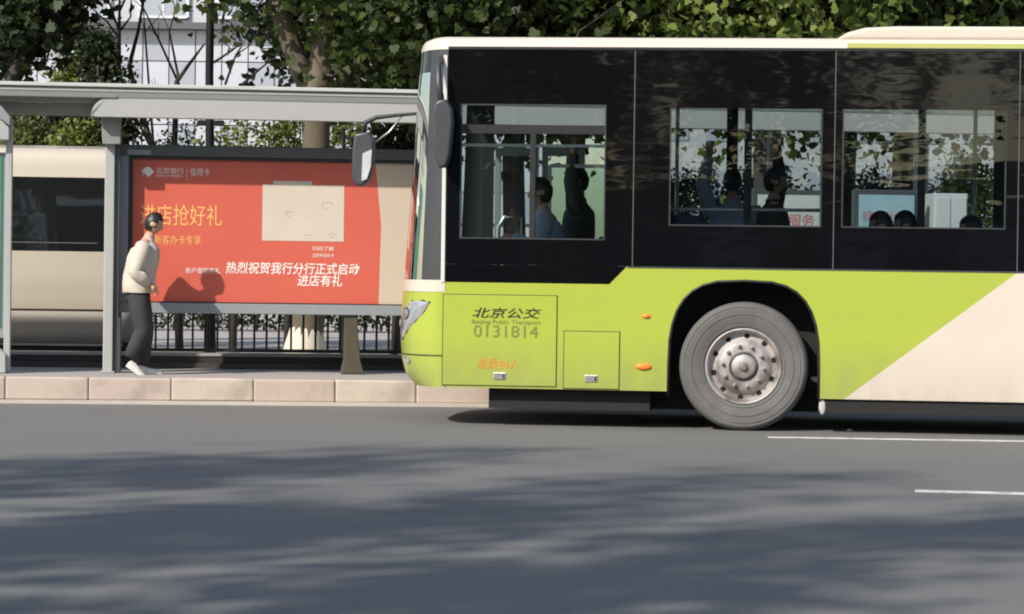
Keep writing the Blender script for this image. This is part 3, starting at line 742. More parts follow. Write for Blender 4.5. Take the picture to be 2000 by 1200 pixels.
# ------------------------------------------------------------------ plinth and railing at the back of the platform
dp = 2.62
plh = ST.Z(450, 691, dp)
plin = st_thing('railing_plinth', 0, dp, KH, 'dark stone plinth with pale coping along the back of the platform', 'low wall')
OP = SO(plin)
MB().box(-9, 20, dp + .012, dp + .30, KH, plh - .03).build('plinth_wall', pm('dark_granite', (.028, .025, .027), .6, var=.3, scale=6), plin, off=OP)
MB().box(-9, 20, dp, dp + .32, plh - .03, plh).build('coping', pm('coping_stone', (.34, .32, .31), .7), plin, off=OP, bevel=.006)
MB().box(-9, 20, dp - .02, dp + .01, KH, KH + .05).build('skirting', pm('skirting_stone', (.05, .045, .045), .5), plin, off=OP)
dr_ = dp + .16
rail = st_thing('railing', ST.X(296, 680, dr_), dr_, plh, 'black metal railing with thin upright bars below the red poster', 'railing')
OR = SO(rail)
BARM = pm('black_railing', (.018, .016, .018), .45, var=.2)
xs0, pit2 = ST.X(304, 660, dr_), (ST.X(664, 660, dr_) - ST.X(304, 660, dr_)) / 15
MB().box(xs0 - .05, xs0 + 95 * pit2, dr_ - .018, dr_ + .018, plh + .01, plh + .045).build('bottom_rail', BARM, rail, off=OR)
MB().box(xs0 - .05, xs0 + 95 * pit2, dr_ - .02, dr_ + .02, 1.12, 1.16).build('top_rail', BARM, rail, off=OR)
bme = MB().box(-.011, .011, -.011, .011, 0, 1.13 - plh - .045).mesh('bar'); bme.materials.append(BARM)
for k in range(95):
    o = bpy.data.objects.new('bar', bme); COL.objects.link(o); o.parent = rail
    o.location = (xs0 + k * pit2 - OR[0], 0, .045)

# ------------------------------------------------------------------ boards seen through the bus windows
d3 = 1.0
def board(name, label, cat, pxs, ytop, fn):
    x0, x1 = ST.X(pxs[0], 420, d3), ST.X(pxs[1], 420, d3)
    o = st_thing(name, (x0 + x1) / 2, d3, KH, label, cat); oo = SO(o)
    zt = ST.Z((pxs[0] + pxs[1]) / 2, ytop, d3)
    fn(o, oo, x0, x1, zt)
def pboard(mcol):
    def f(o, oo, x0, x1, zt):
        MB().box(x0, x1, d3 + .02, d3 + .12, .75, zt).build('frame', FRAME, o, off=oo, bevel=.008)
        po = MB().box(x0 + .05, x1 - .05, d3 + .008, d3 + .019, .8, zt - .05).build('poster', mcol, o, off=oo)
        if 'pink' in mcol.name:
            t = text('lettering', '便民服务', .13, pm('pink_print', (.62, .16, .21), .5), po, (x0 + .09 - oo[0], d3 + .005 - oo[1], zt - .34 - oo[2]))
        else:
            t = text('lettering', '绿色出行', .115, pm('rose_print', (.62, .22, .27), .5), po, (x0 + .08 - oo[0], d3 + .005 - oo[1], zt - .30 - oo[2]))
        for a in (x0 + .1, x1 - .1): MB().box(a - .03, a + .03, d3 + .03, d3 + .1, KH, .75).build('leg', FRAME, o, off=oo)
    return f
board('notice_board', 'pale notice board with pink lettering seen through the middle bus window', 'notice board', (1470, 1612), 371, pboard(pm('pale_pink_print', (.60, .64, .60), .5, var=.1)))
board('poster_board', 'sky blue poster board with rose lettering seen through the right bus window', 'notice board', (1668, 1796), 371, pboard(pm('sky_blue_print', (.36, .53, .60), .5, var=.4, scale=2.2)))
def cabinet(o, oo, x0, x1, zt):
    MB().box(x0, x1, d3, d3 + .5, KH, zt).build('body', pm('white_cabinet', (.62, .64, .64), .4, var=.06), o, off=oo, bevel=.01)
    mid = (x0 + x1) / 2
    for a, b in ((x0 + .015, mid - .006), (mid + .006, x1 - .015)):
        MB().box(a, b, d3 - .012, d3 - .001, KH + .08, zt - .04).build('door', pm('white_cabinet_door', (.66, .68, .68), .4, var=.06), o, off=oo, bevel=.004)
board('utility_cabinet', 'white double door cabinet on the platform seen at the right of the bus windows', 'cabinet', (1824, 1890), 378, cabinet)

# ================================================================== CREAM MINIBUS IN THE SIDE LANE
dv = 4.55
vx1 = ST.X(268, 640, dv)
van = st_thing('minibus', vx1 - 3, dv, 0, 'cream minibus with dark side windows waiting behind the shelter', 'minibus')
OV = SO(van)
VC = pm('minibus_cream', (.58, .51, .41), .25, var=.03, scale=1, coat=.4)
zv = lambda py: ST.Z(110, py, dv)
zt, zw1, zw0, zs, zb_ = zv(288), zv(346), zv(491), zv(606), zv(668)
VW, VL = 2.0, 6.2
def vprof(z):                 # how far the side stands out at this height
    pts = [(zb_ - .02, .13), (zb_ + .04, .05), (zs - .06, .0), (zs, .012), (zs + .08, .0), ((zs + zw0) / 2, -.015), (zw0, .0), (zw1, .06), (zt - .14, .10), (zt - .05, .16), (zt, .32)]
    return float(np.interp(z, [p[0] for p in pts], [p[1] for p in pts]))
def vside(z0, z1, n, x0, x1, off=0.0, far=False):
    rows = []
    for i in range(n + 1):
        z = z0 + (z1 - z0) * i / n; y = dv + vprof(z) - off
        if far: y = dv + VW - vprof(z) + off
        rows.append([(x0, y, z), (x1 - .25, y, z), (x1 - .10, y + (.05 if not far else -.05), z), (x1, y + (.22 if not far else -.22), z)])
    return rows
for far in (False, True):
    MB().grid(vside(zs + .012, zw0, 10, vx1 - VL, vx1, far=far)).build('side_panel', VC, van, smooth=True, off=OV)
    MB().grid(vside(zb_ - .02, zs - .012, 8, vx1 - VL, vx1, far=far)).build('lower_panel', pm('minibus_beige', (.46, .41, .36), .35, var=.04, coat=.2), van, smooth=True, off=OV)
    MB().grid(vside(zs - .012, zs + .012, 1, vx1 - VL, vx1 + .01, -.012, far=far)).build('rubbing_strip', pm('brown_strip', (.045, .035, .025), .5), van, off=OV)
    MB().grid(vside(zw1, zt, 8, vx1 - VL, vx1, far=far)).build('upper_panel', VC, van, smooth=True, off=OV)
    MB().grid(vside(zw0, zw1, 4, vx1 - VL, vx1, -.004, far=far)).build('window_band', black_glass('van_glass', (.012, .013, .014), .003, (1, 1, 2)), van, smooth=True, off=OV)
zz = zv(474)
MB().grid(vside(zz - .008, zz + .004, 1, vx1 - VL, vx1 - .2, .004)).build('window_slider', SEAM, van, off=OV)
MB().grid(vside(zv(676), zv(672), 1, vx1 - VL, vx1, .012)).build('sill_trim', STEEL, van, off=OV)
roofrow = [[(x, y, z) for y, z in ((dv + .32, zt), (dv + .6, zt + .04), (dv + VW / 2, zt + .05), (dv + VW - .6, zt + .04), (dv + VW - .32, zt))] for x in (vx1 - VL, vx1 - .3, vx1)]
MB().grid(roofrow).build('roof', VC, van, smooth=True, off=OV)
MB().prism([(vx1 - .02, zb_), (vx1 + .0, zb_), (vx1 + .0, zt), (vx1 - .06, zt)], dv + .23, dv + VW - .23).build('rear_panel', VC, van, off=OV)
MB().prism([(vx1 - VL - .7, zb_), (vx1 - VL, zb_), (vx1 - VL, zt), (vx1 - VL - .1, zt), (vx1 - VL - .45, zw0)], dv + .1, dv + VW - .1).build('nose', VC, van, off=OV, bevel=.05)
MB().box(vx1 - VL, vx1 - .1, dv + .15, dv + VW - .15, .28, zb_).build('underbody', BLACKM, van, off=OV)
for a in (vx1 - 1.9, vx1 - 5.4):
    for y, s_ in ((dv + .12, 1), (dv + VW - .12, -1)):
        wv = MB().lathe([(.19, 0), (.33, -.01 * s_), (.36, .03 * s_), (.36, .18 * s_), (.2, .2 * s_)], (a, y, .36), 32).build('wheel', TYRE, van, smooth=True, off=OV)
        MB().lathe([(0, .02 * s_), (.1, .01 * s_), (.16, .03 * s_), (.20, -.004 * s_)], (a, y, .36), 24).build('rim', RIM, wv, smooth=True, off=OV)

# ================================================================== PEOPLE
SKIN = pm('skin', (.52, .31, .22), .5, var=.05)
HAIR = pm('black_hair', (.012, .010, .009), .45, var=.3, scale=40)
def skin_mesh(joints, edges, sub=2):
    names = list(joints); ix = {n: i for i, n in enumerate(names)}
    me = bpy.data.meshes.new('skel'); me.from_pydata([joints[n][0] for n in names], [(ix[a], ix[b]) for a, b in edges], [])
    o = bpy.data.objects.new('skel', me); COL.objects.link(o)
    o.modifiers.new('skin', 'SKIN'); sv = me.skin_vertices[0].data
    for n in names:
        r = joints[n][1]; sv[ix[n]].radius = r if hasattr(r, '__len__') else (r, r)
    sv[0].use_root = True
    sb = o.modifiers.new('sub', 'SUBSURF'); sb.levels = sub; sb.render_levels = sub
    bpy.context.view_layer.update()
    m2 = bpy.data.meshes.new_from_object(o.evaluated_get(bpy.context.evaluated_depsgraph_get()))
    bpy.data.objects.remove(o); bpy.data.meshes.remove(me)
    return m2
def head_geo(c, fwd, pitch, k=1.0):
    """head with chin, nose, ears; returns (verts, faces) and hair (verts, faces)"""
    def shape(th, ph, g=1.0):
        x, y, z = math.sin(th) * math.cos(ph), math.sin(th) * math.sin(ph), math.cos(th)
        rx, ry, rz = .095, .076, .118
        if z < 0: rx *= 1 - .22 * (-z) ** 1.5; ry *= 1 - .35 * (-z) ** 1.3
        p = Vector((x * rx * g, y * ry * g, z * rz * g))
        if g == 1.0:
            if x > .8 and abs(y) < .22 and -.45 < z < .12: p.x += .022 * (1 - abs(y) / .22) * (1 if z < -.1 else .5)   # nose
            if x > .75 and .18 < abs(y) < .5 and -.02 < z < .2: p.x -= .010                                           # eye sockets
            if abs(y) > .93 and abs(x) < .25 and -.3 < z < .15: p.y += math.copysign(.014, y)                            # ears
            if x > .7 and abs(y) < .35 and -.72 < z < -.55: p.x += .006                                                # lips
        return p
    M = Matrix.Rotation(fwd, 3, 'Z') @ Matrix.Rotation(pitch, 3, 'Y')
    nu, nv = 28, 20
    rows = [[tuple(Vector(c) + M @ (shape(math.pi * i / nv, 2 * math.pi * j / nu) * k)) for j in range(nu + 1)] for i in range(nv, -1, -1)]
    hd = MB().grid(rows)
    hr = MB(); vs = []; fs = []
    def keep(th, ph):
        x, z = math.sin(th) * math.cos(ph), math.cos(th)
        return z > .5 or (x < .42 and z > -.30) or (x < .05 and z > -.70)
    for i in range(nv):
        for j in range(nu):
            th0, th1, p0_, p1_ = math.pi * i / nv, math.pi * (i + 1) / nv, 2 * math.pi * j / nu, 2 * math.pi * (j + 1) / nu
            if keep((th0 + th1) / 2, (p0_ + p1_) / 2):
                hr.add([tuple(Vector(c) + M @ (shape(a, b, 1.075) * k)) for a, b in ((th1, p0_), (th1, p1_), (th0, p1_), (th0, p0_))], [(0, 1, 2, 3)])
    return hd, hr
def hand_geo(wr, dirv, up, side, curl=.9):
    """palm plus five curled fingers, rooted at the wrist"""
    d_ = Vector(dirv).normalized(); u = Vector(up); u = (u - d_ * u.dot(d_)).normalized(); s_ = d_.cross(u) * side
    wr = Vector(wr); mb = MB()
    mb.tube([wr - d_ * .01, wr + d_ * .03, wr + d_ * .07, wr + d_ * .09], [.022, .03, .034, .026], 8)
    for k, (ln, of) in enumerate(((.065, -.027), (.075, -.009), (.07, .009), (.055, .026))):
        b = wr + d_ * .082 + s_ * of; p1_ = b + d_ * ln * .45; p2 = p1_ + (d_ * math.cos(curl) - u * math.sin(curl)) * ln * .35; p3 = p2 + (d_ * math.cos(curl * 1.9) - u * math.sin(curl * 1.9)) * ln * .3
        mb.tube([b, p1_, p2, p3], [.0095, .009, .0082, .006], 6)
    b = wr + d_ * .03 - s_ * .028
    mb.tube([b, b + (d_ * .6 - s_ * .7) * .035, b + (d_ * .6 - s_ * .7) * .035 + (d_ * .8 - u * .5) * .03], [.012, .011, .008], 6)
    return mb
def join_mesh(name, me, mbs):
    b = bmesh.new(); b.from_mesh(me)
    for mb in mbs:
        t = mb.mesh('t'); b.from_mesh(t); bpy.data.meshes.remove(t)
    out = bpy.data.meshes.new(name); b.to_mesh(out); b.free(); bpy.data.meshes.remove(me)
    return out
def person(loc, rz, J, head, top_col, leg_col, label, shoe_col=(.60, .57, .54), hood=None, hair=HAIR, top_r=.022, hands=(), cat='person', group=None, shoes=(), hem=-.06):
    root = empty('person', loc, rz); tag(root, label, cat, group)
    E_all = [e for e in (('pelvis', 'waist'), ('waist', 'chest'), ('chest', 'neck'), ('neck', 'skull'), ('chest', 'shl'), ('shl', 'ell'), ('ell', 'wrl'), ('chest', 'shr'), ('shr', 'elr'), ('elr', 'wrr'),
             ('pelvis', 'hil'), ('hil', 'knl'), ('knl', 'anl'), ('pelvis', 'hir'), ('hir', 'knr'), ('knr', 'anr')) if e[0] in J and e[1] in J]
    body = skin_mesh(J, E_all)
    hd, hr = head_geo(*head)
    bm_ = join_mesh('body', body, [hd] + [hand_geo(*h) for h in hands])
    link('body', bm_, SKIN, root, smooth=True)
    ho = hr.build('hair', hair, root, smooth=True, weld=True)
    hj = np.random.RandomState(5)
    for v in ho.data.vertices: v.co += Vector(hj.uniform(-.005, .005, 3))
    tn = ['pelvis', 'waist', 'chest', 'shl', 'ell', 'wrl', 'shr', 'elr', 'wrr']
    def grow(n, g):
        p, r = J[n]; r = r if hasattr(r, '__len__') else (r, r); return (p, (r[0] + g, r[1] + g))
    jk = MB()
    P = lambda n: Vector(J[n][0])
    rr = lambda n: (J[n][1] if hasattr(J[n][1], '__len__') else (J[n][1],) * 2)
    pe, wa, ch, ne = P('pelvis'), P('waist'), P('chest'), P('neck')
    rings = [(pe + Vector((-.005, 0, hem)), rr('pelvis')[0] + top_r, rr('pelvis')[1] + top_r + .015), (pe + Vector((-.004, 0, hem + .012)), rr('pelvis')[0] + top_r + .006, rr('pelvis')[1] + top_r + .02),
             (pe.lerp(wa, .5), rr('waist')[0] + top_r, rr('waist')[1] + top_r + .02), (wa, rr('waist')[0] + top_r, rr('waist')[1] + top_r + .015), (wa.lerp(ch, .5), rr('chest')[0] + top_r, rr('chest')[1] + top_r + .015), (ch, rr('chest')[0] + top_r, rr('chest')[1] + top_r + .015),
             (ch.lerp(ne, .45), rr('chest')[0] + top_r * .5, rr('chest')[1] + top_r * .6), (ch.lerp(ne, .72), .095, .13), (ch.lerp(ne, .92), .066, .075), (ch.lerp(ne, 1.12), .062, .068)]
    NR = 24; jr = np.random.RandomState(len(label))
    rows = []
    for i, (c, ax_, ay_) in enumerate(rings):
        rows.append([])
        for k in range(NR + 1):
            a_ = 2 * math.pi * (k % NR) / NR; f_ = 1 + (.035 * math.sin(3 * a_ + i * 1.7) + .02 * math.sin(7 * a_ + i)) * (i < 7)
            rows[-1].append((c.x + ax_ * f_ * math.cos(a_), c.y + ay_ * f_ * math.sin(a_), c.z))
    jk.grid(rows)
    for q in ('l', 'r'):
        s0, e0, w0 = P('sh' + q), P('el' + q), P('wr' + q); mid = s0.lerp(e0, .5); fm_ = e0.lerp(w0, .45)
        s00 = s0.lerp(ch.lerp(ne, .35), .55)
        jk.tube([s00, s0, mid, e0.lerp(s0, .12), e0, e0.lerp(w0, .12), fm_, w0], [.075, .062 + top_r * .6, .055 + top_r * .7, .052 + top_r * .55, .052 + top_r * .5, .05 + top_r * .5, .044 + top_r * .5, .034 + top_r * .4], 14)
    jm = jk.mesh('jacket')
    link('jacket', jm, pm('cloth_%02d_%02d_%02d' % tuple(int(c * 99) for c in top_col), top_col, .85, var=.1, scale=14, bump=.4, bscale=9), root, smooth=True)
    tk_ = MB()
    for q in ('l', 'r'):
        h0, k0_, a0_ = P('hi' + q), P('kn' + q), P('an' + q); r0, r1, r2 = rr('hi' + q)[0] + .022, rr('kn' + q)[0] + .018, rr('an' + q)[0] + .022
        top_ = pe.lerp(h0, .35) + Vector((0, 0, .06))
        tk_.tube([top_, h0, h0.lerp(k0_, .45), k0_.lerp(h0, .12), k0_, k0_.lerp(a0_, .15), k0_.lerp(a0_, .6), a0_], [r0 * .95, r0, (r0 + r1) / 2 * 1.05, r1 * 1.04, r1, r1 * 1.0, (r1 + r2) / 2, r2], 14)
    tk_.ball(tuple(pe + Vector((0, 0, -.02))), (rr('pelvis')[0] + .012, rr('pelvis')[1] + .014, .15), 18, 10)
    tm = tk_.mesh('trousers')
    link('trousers', tm, pm('trouser_%02d' % int(leg_col[0] * 999), leg_col, .85, var=.15, scale=16, bump=.4, bscale=11), root, smooth=True)
    for (pos_, ry) in shoes:
        sm = MB()
        secs = [(-.085, .028, .05, .0), (-.07, .036, .09, .0), (-.02, .038, .085, 0), (.05, .045, .06, 0), (.11, .047, .05, 0), (.155, .036, .038, 0), (.175, .012, .02, 0)]
        rows = []
        for (x, wd, ht, z0) in secs:
            rows.append([(x, wd * math.cos(a), z0 + max(0, (ht * math.sin(a))) if a < math.pi else z0) for a in [2 * math.pi * k / 14 for k in range(15)]])
        sm.grid(rows); o = sm.build('shoe', pm('shoe_%02d' % int(shoe_col[0] * 99), shoe_col, .6, var=.08), root, smooth='auto', weld=True)
        o.location = pos_; o.rotation_euler = (0, ry, 0)
    return root
# the pedestrian on the platform, walking to the right
pw = ground(268, 731, KH); pl_ = ST.l(pw)
PJ = {'pelvis': ((.0, 0, .86), (.115, .13)), 'waist': ((.015, 0, 1.0), (.125, .14)), 'chest': ((.05, 0, 1.20), (.125, .16)), 'neck': ((.095, 0, 1.37), .055), 'skull': ((.125, 0, 1.46), .06),
      'shl': ((.05, .18, 1.29), .062), 'ell': ((-.03, .225, 1.04), .052), 'wrl': ((.12, .185, .93), .032), 'shr': ((.05, -.18, 1.29), .062), 'elr': ((-.03, -.225, 1.04), .052), 'wrr': ((.12, -.185, .93), .032),
      'hil': ((.015, .075, .78), .085), 'knl': ((.075, .09, .45), .068), 'anl': ((.05, .09, .10), .048), 'hir': ((.005, -.075, .78), .085), 'knr': ((.06, -.09, .45), .068), 'anr': ((-.07, -.09, .17), .048)}
ped = person(pw, ST.a, PJ, ((.15, 0, 1.535), 0, .32, .95), (.52, .46, .40), (.030, .031, .036), 'person in cream jacket and dark trousers walking past the red poster',
       hands=[((.12, .185, .93), (.6, -.15, -.75), (.7, .0, .6), 1), ((.12, -.185, .93), (.6, .15, -.75), (.7, .0, .6), -1)],
       shoes=[((.08, .09, .0), 0), ((-.045, -.09, .035), R(35))], top_r=.042, hem=-.03)
ped.scale = (.92, .92, .92)
def sitting(u, y, z0, label, top, hair=HAIR, hscale=1.0, lean=0.0, group=None, arms_fwd=False):
    J = {'pelvis': ((.0, 0, .10), (.12, .15)), 'waist': ((-.02 - lean * .2, 0, .25), (.11, .14)), 'chest': ((-.04 - lean * .6, 0, .46), (.12, .17)), 'neck': ((-.05 - lean, 0, .63), .052), 'skull': ((-.06 - lean, 0, .72), .055),
         'shl': ((-.04 - lean * .7, .19, .55), .06), 'shr': ((-.04 - lean * .7, -.19, .55), .06),
         'ell': ((-.12, .23, .30), .045), 'elr': ((-.12, -.23, .30), .045), 'wrl': ((-.34, .14, .24 if not arms_fwd else .42), .03), 'wrr': ((-.34, -.14, .24 if not arms_fwd else .42), .03),
         'hil': ((-.08, .10, .09), .085), 'knl': ((-.44, .11, .10), .06), 'anl': ((-.42, .11, -.30), .042), 'hir': ((-.08, -.10, .09), .085), 'knr': ((-.44, -.11, .10), .06), 'anr': ((-.42, -.11, -.30), .042)}
    loc = BU.w(u, y, z0)
    return person(loc, BU.a, J, ((-.075 - lean, 0, .80), math.pi, 0.1, hscale), top, (.03, .03, .04), label, hair=hair, group=group,
                  hands=[((-.34, .14, J['wrl'][0][2]), (-1, 0, 0), (0, 0, 1), 1), ((-.34, -.14, J['wrr'][0][2]), (-1, 0, 0), (0, 0, 1), -1)], shoes=[((-.44, .11, -.42), math.pi), ((-.44, -.11, -.42), math.pi)])
def standing(u, y, label, top, leg=(.03, .03, .035), face=math.pi):
    J = {'pelvis': ((0, 0, .90), (.11, .14)), 'waist': ((0, 0, 1.05), (.10, .13)), 'chest': ((0, 0, 1.28), (.12, .16)), 'neck': ((0, 0, 1.46), .052), 'skull': ((.01, 0, 1.55), .055),
         'shl': ((0, .19, 1.38), .058), 'ell': ((.05, .25, 1.62), .045), 'wrl': ((.03, .2, 1.84), .03), 'shr': ((0, -.19, 1.38), .058), 'elr': ((.02, -.24, 1.10), .045), 'wrr': ((.1, -.22, .88), .03),
         'hil': ((0, .09, .84), .09), 'knl': ((.02, .10, .47), .06), 'anl': ((0, .10, .08), .042), 'hir': ((0, -.09, .84), .09), 'knr': ((.02, -.10, .47), .06), 'anr': ((0, -.10, .08), .042)}
    return person(BU.w(u, y, .40), BU.a + face, J, ((.015, 0, 1.63), 0, .15, .97), top, leg, label,
                  hands=[((.03, .2, 1.84), (0, 0, 1), (1, 0, 0), 1), ((.1, -.22, .88), (.2, 0, -1), (1, 0, 0), -1)], shoes=[((0, .10, 0), 0), ((0, -.10, 0), 0)])
G = None
zhd = lambda px, py, y: BU.Z(px, py, y) - .92         # seat height that puts the crown of the head at this pixel
sitting(BU.X(1058, 346, DRV[1]) + .13, DRV[1], BU.Z(1058, 346, DRV[1]) - .925, 'bus driver in pale blue shirt behind the cab side window', (.36, .42, .52), lean=.06, arms_fwd=True)
def seated_px(px, py, y, label, top, hair=HAIR):
    sitting(BU.X(px, py, y) + .07, y, BU.Z(px, py, y) - .925, label, top, hair)
seated_px(1722, 412, .38, 'passenger with dark reddish hair at the front of the right bus window', (.30, .08, .10), pm('maroon_hair', (.03, .010, .012), .45))
seated_px(1770, 411, .75, 'passenger with short black hair in the middle of the right bus window', (.30, .26, .22))
seated_px(1898, 420, .38, 'passenger with dark hair at the rear of the right bus window', (.06, .08, .07))
standing(BU.X(1132, 330, 1.45), 1.45, 'passenger in black standing behind the green cab partition', (.07, .07, .075), face=math.pi)
standing(BU.X(1430, 400, 1.35), 1.35, 'standing passenger in pale blue jacket behind the middle bus window', (.34, .40, .50), face=math.pi / 2)
standing(BU.X(1510, 400, 1.1), 1.1, 'standing passenger in dark olive coat behind the middle bus window', (.05, .055, .035), face=0)

# ================================================================== TREES AND SHRUBS
BARK = pm('plane_bark', (.10, .082, .055), .85, var=.35, scale=5, bump=.5, bscale=20, stretch=(1, 1, .4), dirt=((.22, .20, .15), 3.5, .57, .6))
DBARK = pm('dark_bark', (.045, .038, .032), .9, var=.3, scale=10, bump=.4, bscale=30)
LEAF = leaf_mat('plane_leaves', (.014, .027, .007), (.085, .115, .024))
LEAFD = leaf_mat('shade_dark_leaves', (.009, .017, .006), (.034, .050, .014), .15)  # dark foliage, with the canopy shade put into the leaf colour
LEAFY = leaf_mat('yellow_green_leaves', (.07, .11, .02), (.22, .26, .055))
lobed = np.array([(0, 0), (.34, -.06), (.52, .26), (.36, .38), (.36, .68), (.15, .66), (0, 1.0), (-.15, .66), (-.36, .68), (-.36, .38), (-.52, .26), (-.34, -.06)])
oval = np.array([(0, 0), (.26, .3), (.22, .65), (0, 1.0), (-.22, .65), (-.26, .3)])
def leaves(name, cen, size, m, parent, nr, shape=lobed, upbias=.6, tone=None):
    cen = np.asarray(cen); n = len(cen)
    k = len(shape)
    nrm = nr.normal(size=(n, 3)); nrm[:, 2] += upbias; nrm /= np.linalg.norm(nrm, axis=1)[:, None]
    t = nr.normal(size=(n, 3)); t[:, 2] -= .5; t -= nrm * (t * nrm).sum(1)[:, None]; t /= np.linalg.norm(t, axis=1)[:, None]
    b = np.cross(nrm, t)
    sz = size * nr.uniform(.6, 1.25, n)
    fold = nr.uniform(.05, .35, n)
    sh = shape
    v = cen[:, None, :] + sz[:, None, None] * (sh[None, :, 0:1] * b[:, None, :] + sh[None, :, 1:2] * t[:, None, :] + (np.abs(sh[None, :, 0:1]) * fold[:, None, None] - .12 * sh[None, :, 1:2] ** 2) * nrm[:, None, :])
    me = bpy.data.meshes.new(name)
    me.vertices.add(n * k); me.vertices.foreach_set('co', v.astype(np.float32).ravel())
    me.loops.add(n * k); me.loops.foreach_set('vertex_index', np.arange(n * k, dtype=np.int32))
    me.polygons.add(n); me.polygons.foreach_set('loop_start', (np.arange(n) * k).astype(np.int32))
    try: me.polygons.foreach_set('loop_total', np.full(n, k, dtype=np.int32))
    except Exception: pass
    a = me.attributes.new('tone', 'FLOAT', 'POINT')
    tn = nr.uniform(0, 1, n) if tone is None else tone
    a.data.foreach_set('value', np.repeat(tn, k).astype(np.float32))
    me.update(calc_edges=True); me.validate()
    o = link(name, me, m, parent)
    o['kind'] = 'stuff'
    return o
def tree(name, label, base, trunk, limbs, crown, n_clump, per, lsize, bark, lm, seed, group=None, spread=.38, cat='tree', shape=lobed, twigs=True, flat=1.0, hollow=.55):
    """trunk: list of (x,y,z,r) from the base; limbs: lists of the same; crown: (cx,cy,cz,rx,ry,rz) ellipsoids"""
    nr = np.random.RandomState(seed)
    root = empty(name, base); tag(root, label, cat, group)
    tm = MB(); tm.tube([p[:3] for p in trunk], [p[3] for p in trunk], 14)
    tm.build('trunk', bark, root, smooth=True)
    tips = []
    for lb in limbs:
        lm_ = MB(); lm_.tube([p[:3] for p in lb], [p[3] for p in lb], 9); lm_.build('limb', bark, root, smooth=True)
        tips += [p[:3] for p in lb[1:]]
    tips += [p[:3] for p in trunk[-2:]]
    cs = []
    for (cx, cy, cz, rx, ry, rz, wgt) in crown:
        q = int(n_clump * wgt)
        dv_ = nr.normal(size=(q, 3)); dv_ /= np.linalg.norm(dv_, axis=1)[:, None]
        rr = (hollow ** 3 + (1 - hollow ** 3) * nr.uniform(0, 1, q)) ** (1 / 3)
        cs.append(np.array((cx, cy, cz)) + dv_ * rr[:, None] * np.array((rx, ry, rz)))
    cs = np.concatenate(cs)
    if twigs and len(tips):
        tw = MB(); T = np.array(tips)
        for c in cs[::2]:
            j = np.argmin(((T - c) ** 2).sum(1)); a = T[j]; mid = (a + c) / 2 + nr.normal(size=3) * .12
            tw.tube([tuple(a), tuple(mid), tuple(c)], [.022, .014, .005], 4, False)
        tw.build('twigs', bark, root)['kind'] = 'stuff'
    pts = np.repeat(cs, per, 0) + nr.normal(size=(len(cs) * per, 3)) * np.array((spread, spread, spread * flat))
    tone = np.clip(np.repeat(nr.uniform(0, 1, len(cs)), per) * .6 + nr.uniform(0, .4, len(pts)), 0, 1)
    leaves('crown', pts, lsize, lm, root, nr, shape, tone=tone)
    return root
def tip(px, py, Y, base):                  # photo pixel at the distance Y, relative to the base
    d = ray(px, py); p = CAM + d * (Y / d.y); q = p - Vector(base); return (q.x, q.y, q.z)
def base_at(px, Y, z=.13):
    d = ray(px, 700); return Vector((d.x * Y / d.y, Y, z))
TRS = []
# the forked plane tree behind the red poster
b = base_at(600, 34.5)
T = lambda x, y, dy=0: tip(x, y, b.y + dy, b)
tk = [(-.05, 0, 0, .26), (*T(600, 640), .21), (*T(612, 420), .18), (*T(617, 280), .172), (*T(616, 190), .19), (*T(630, 130), .175), (*T(636, 60), .155), (*T(646, 0), .14), (*T(652, -120), .10), (*T(640, -330), .07), (*T(660, -520), .03)]
lb1 = [(*T(612, 185), .15), (*T(588, 140), .14), (*T(568, 85), .13), (*T(548, 30), .12), (*T(530, -30), .085), (*T(470, -160), .06), (*T(400, -330), .02)]
lb2 = [(*T(640, 20), .08), (*T(720, -60, -.6), .06), (*T(820, -130, -1.2), .03)]
lb3 = [(*T(636, 70), .06), (*T(690, -10, .8), .05), (*T(760, -60, 1.5), .02)]
c1 = T(785, 15, -.3); c2 = T(600, -330, 0); c3 = T(470, -20, -.8); c4 = T(880, -90, 1); c3 = T(480, -50, -.8)
plane1 = tree('plane_tree', 'forked plane tree with mottled trunk rising behind the red poster', b, tk, [lb1, lb2, lb3],
     [(c1[0], c1[1], c1[2], .85, 1.2, .75, .30), (c2[0] + .3, c2[1], c2[2] + .6, 2.6, 2.6, 1.3, .42), (c3[0], c3[1], c3[2], .42, .8, .36, .03), (c4[0], c4[1], c4[2] + .2, 1.0, 1.6, .95, .25)], 300, 38, .13, BARK, LEAF, 3, 'street trees beyond the side lane')
wm = MB(); wm.tube([tuple(Vector(tk[0][:3]).lerp(Vector(tk[1][:3]), f_)) for f_ in (0.01, .3, .6, .9)] + [tk[1][:3]], [.272, .258, .236, .215, .205], 16)
wm.build('painted_trunk_base', pm('lime_wash', (.60, .54, .44), .85, var=.15, scale=6), plane1, smooth=True)
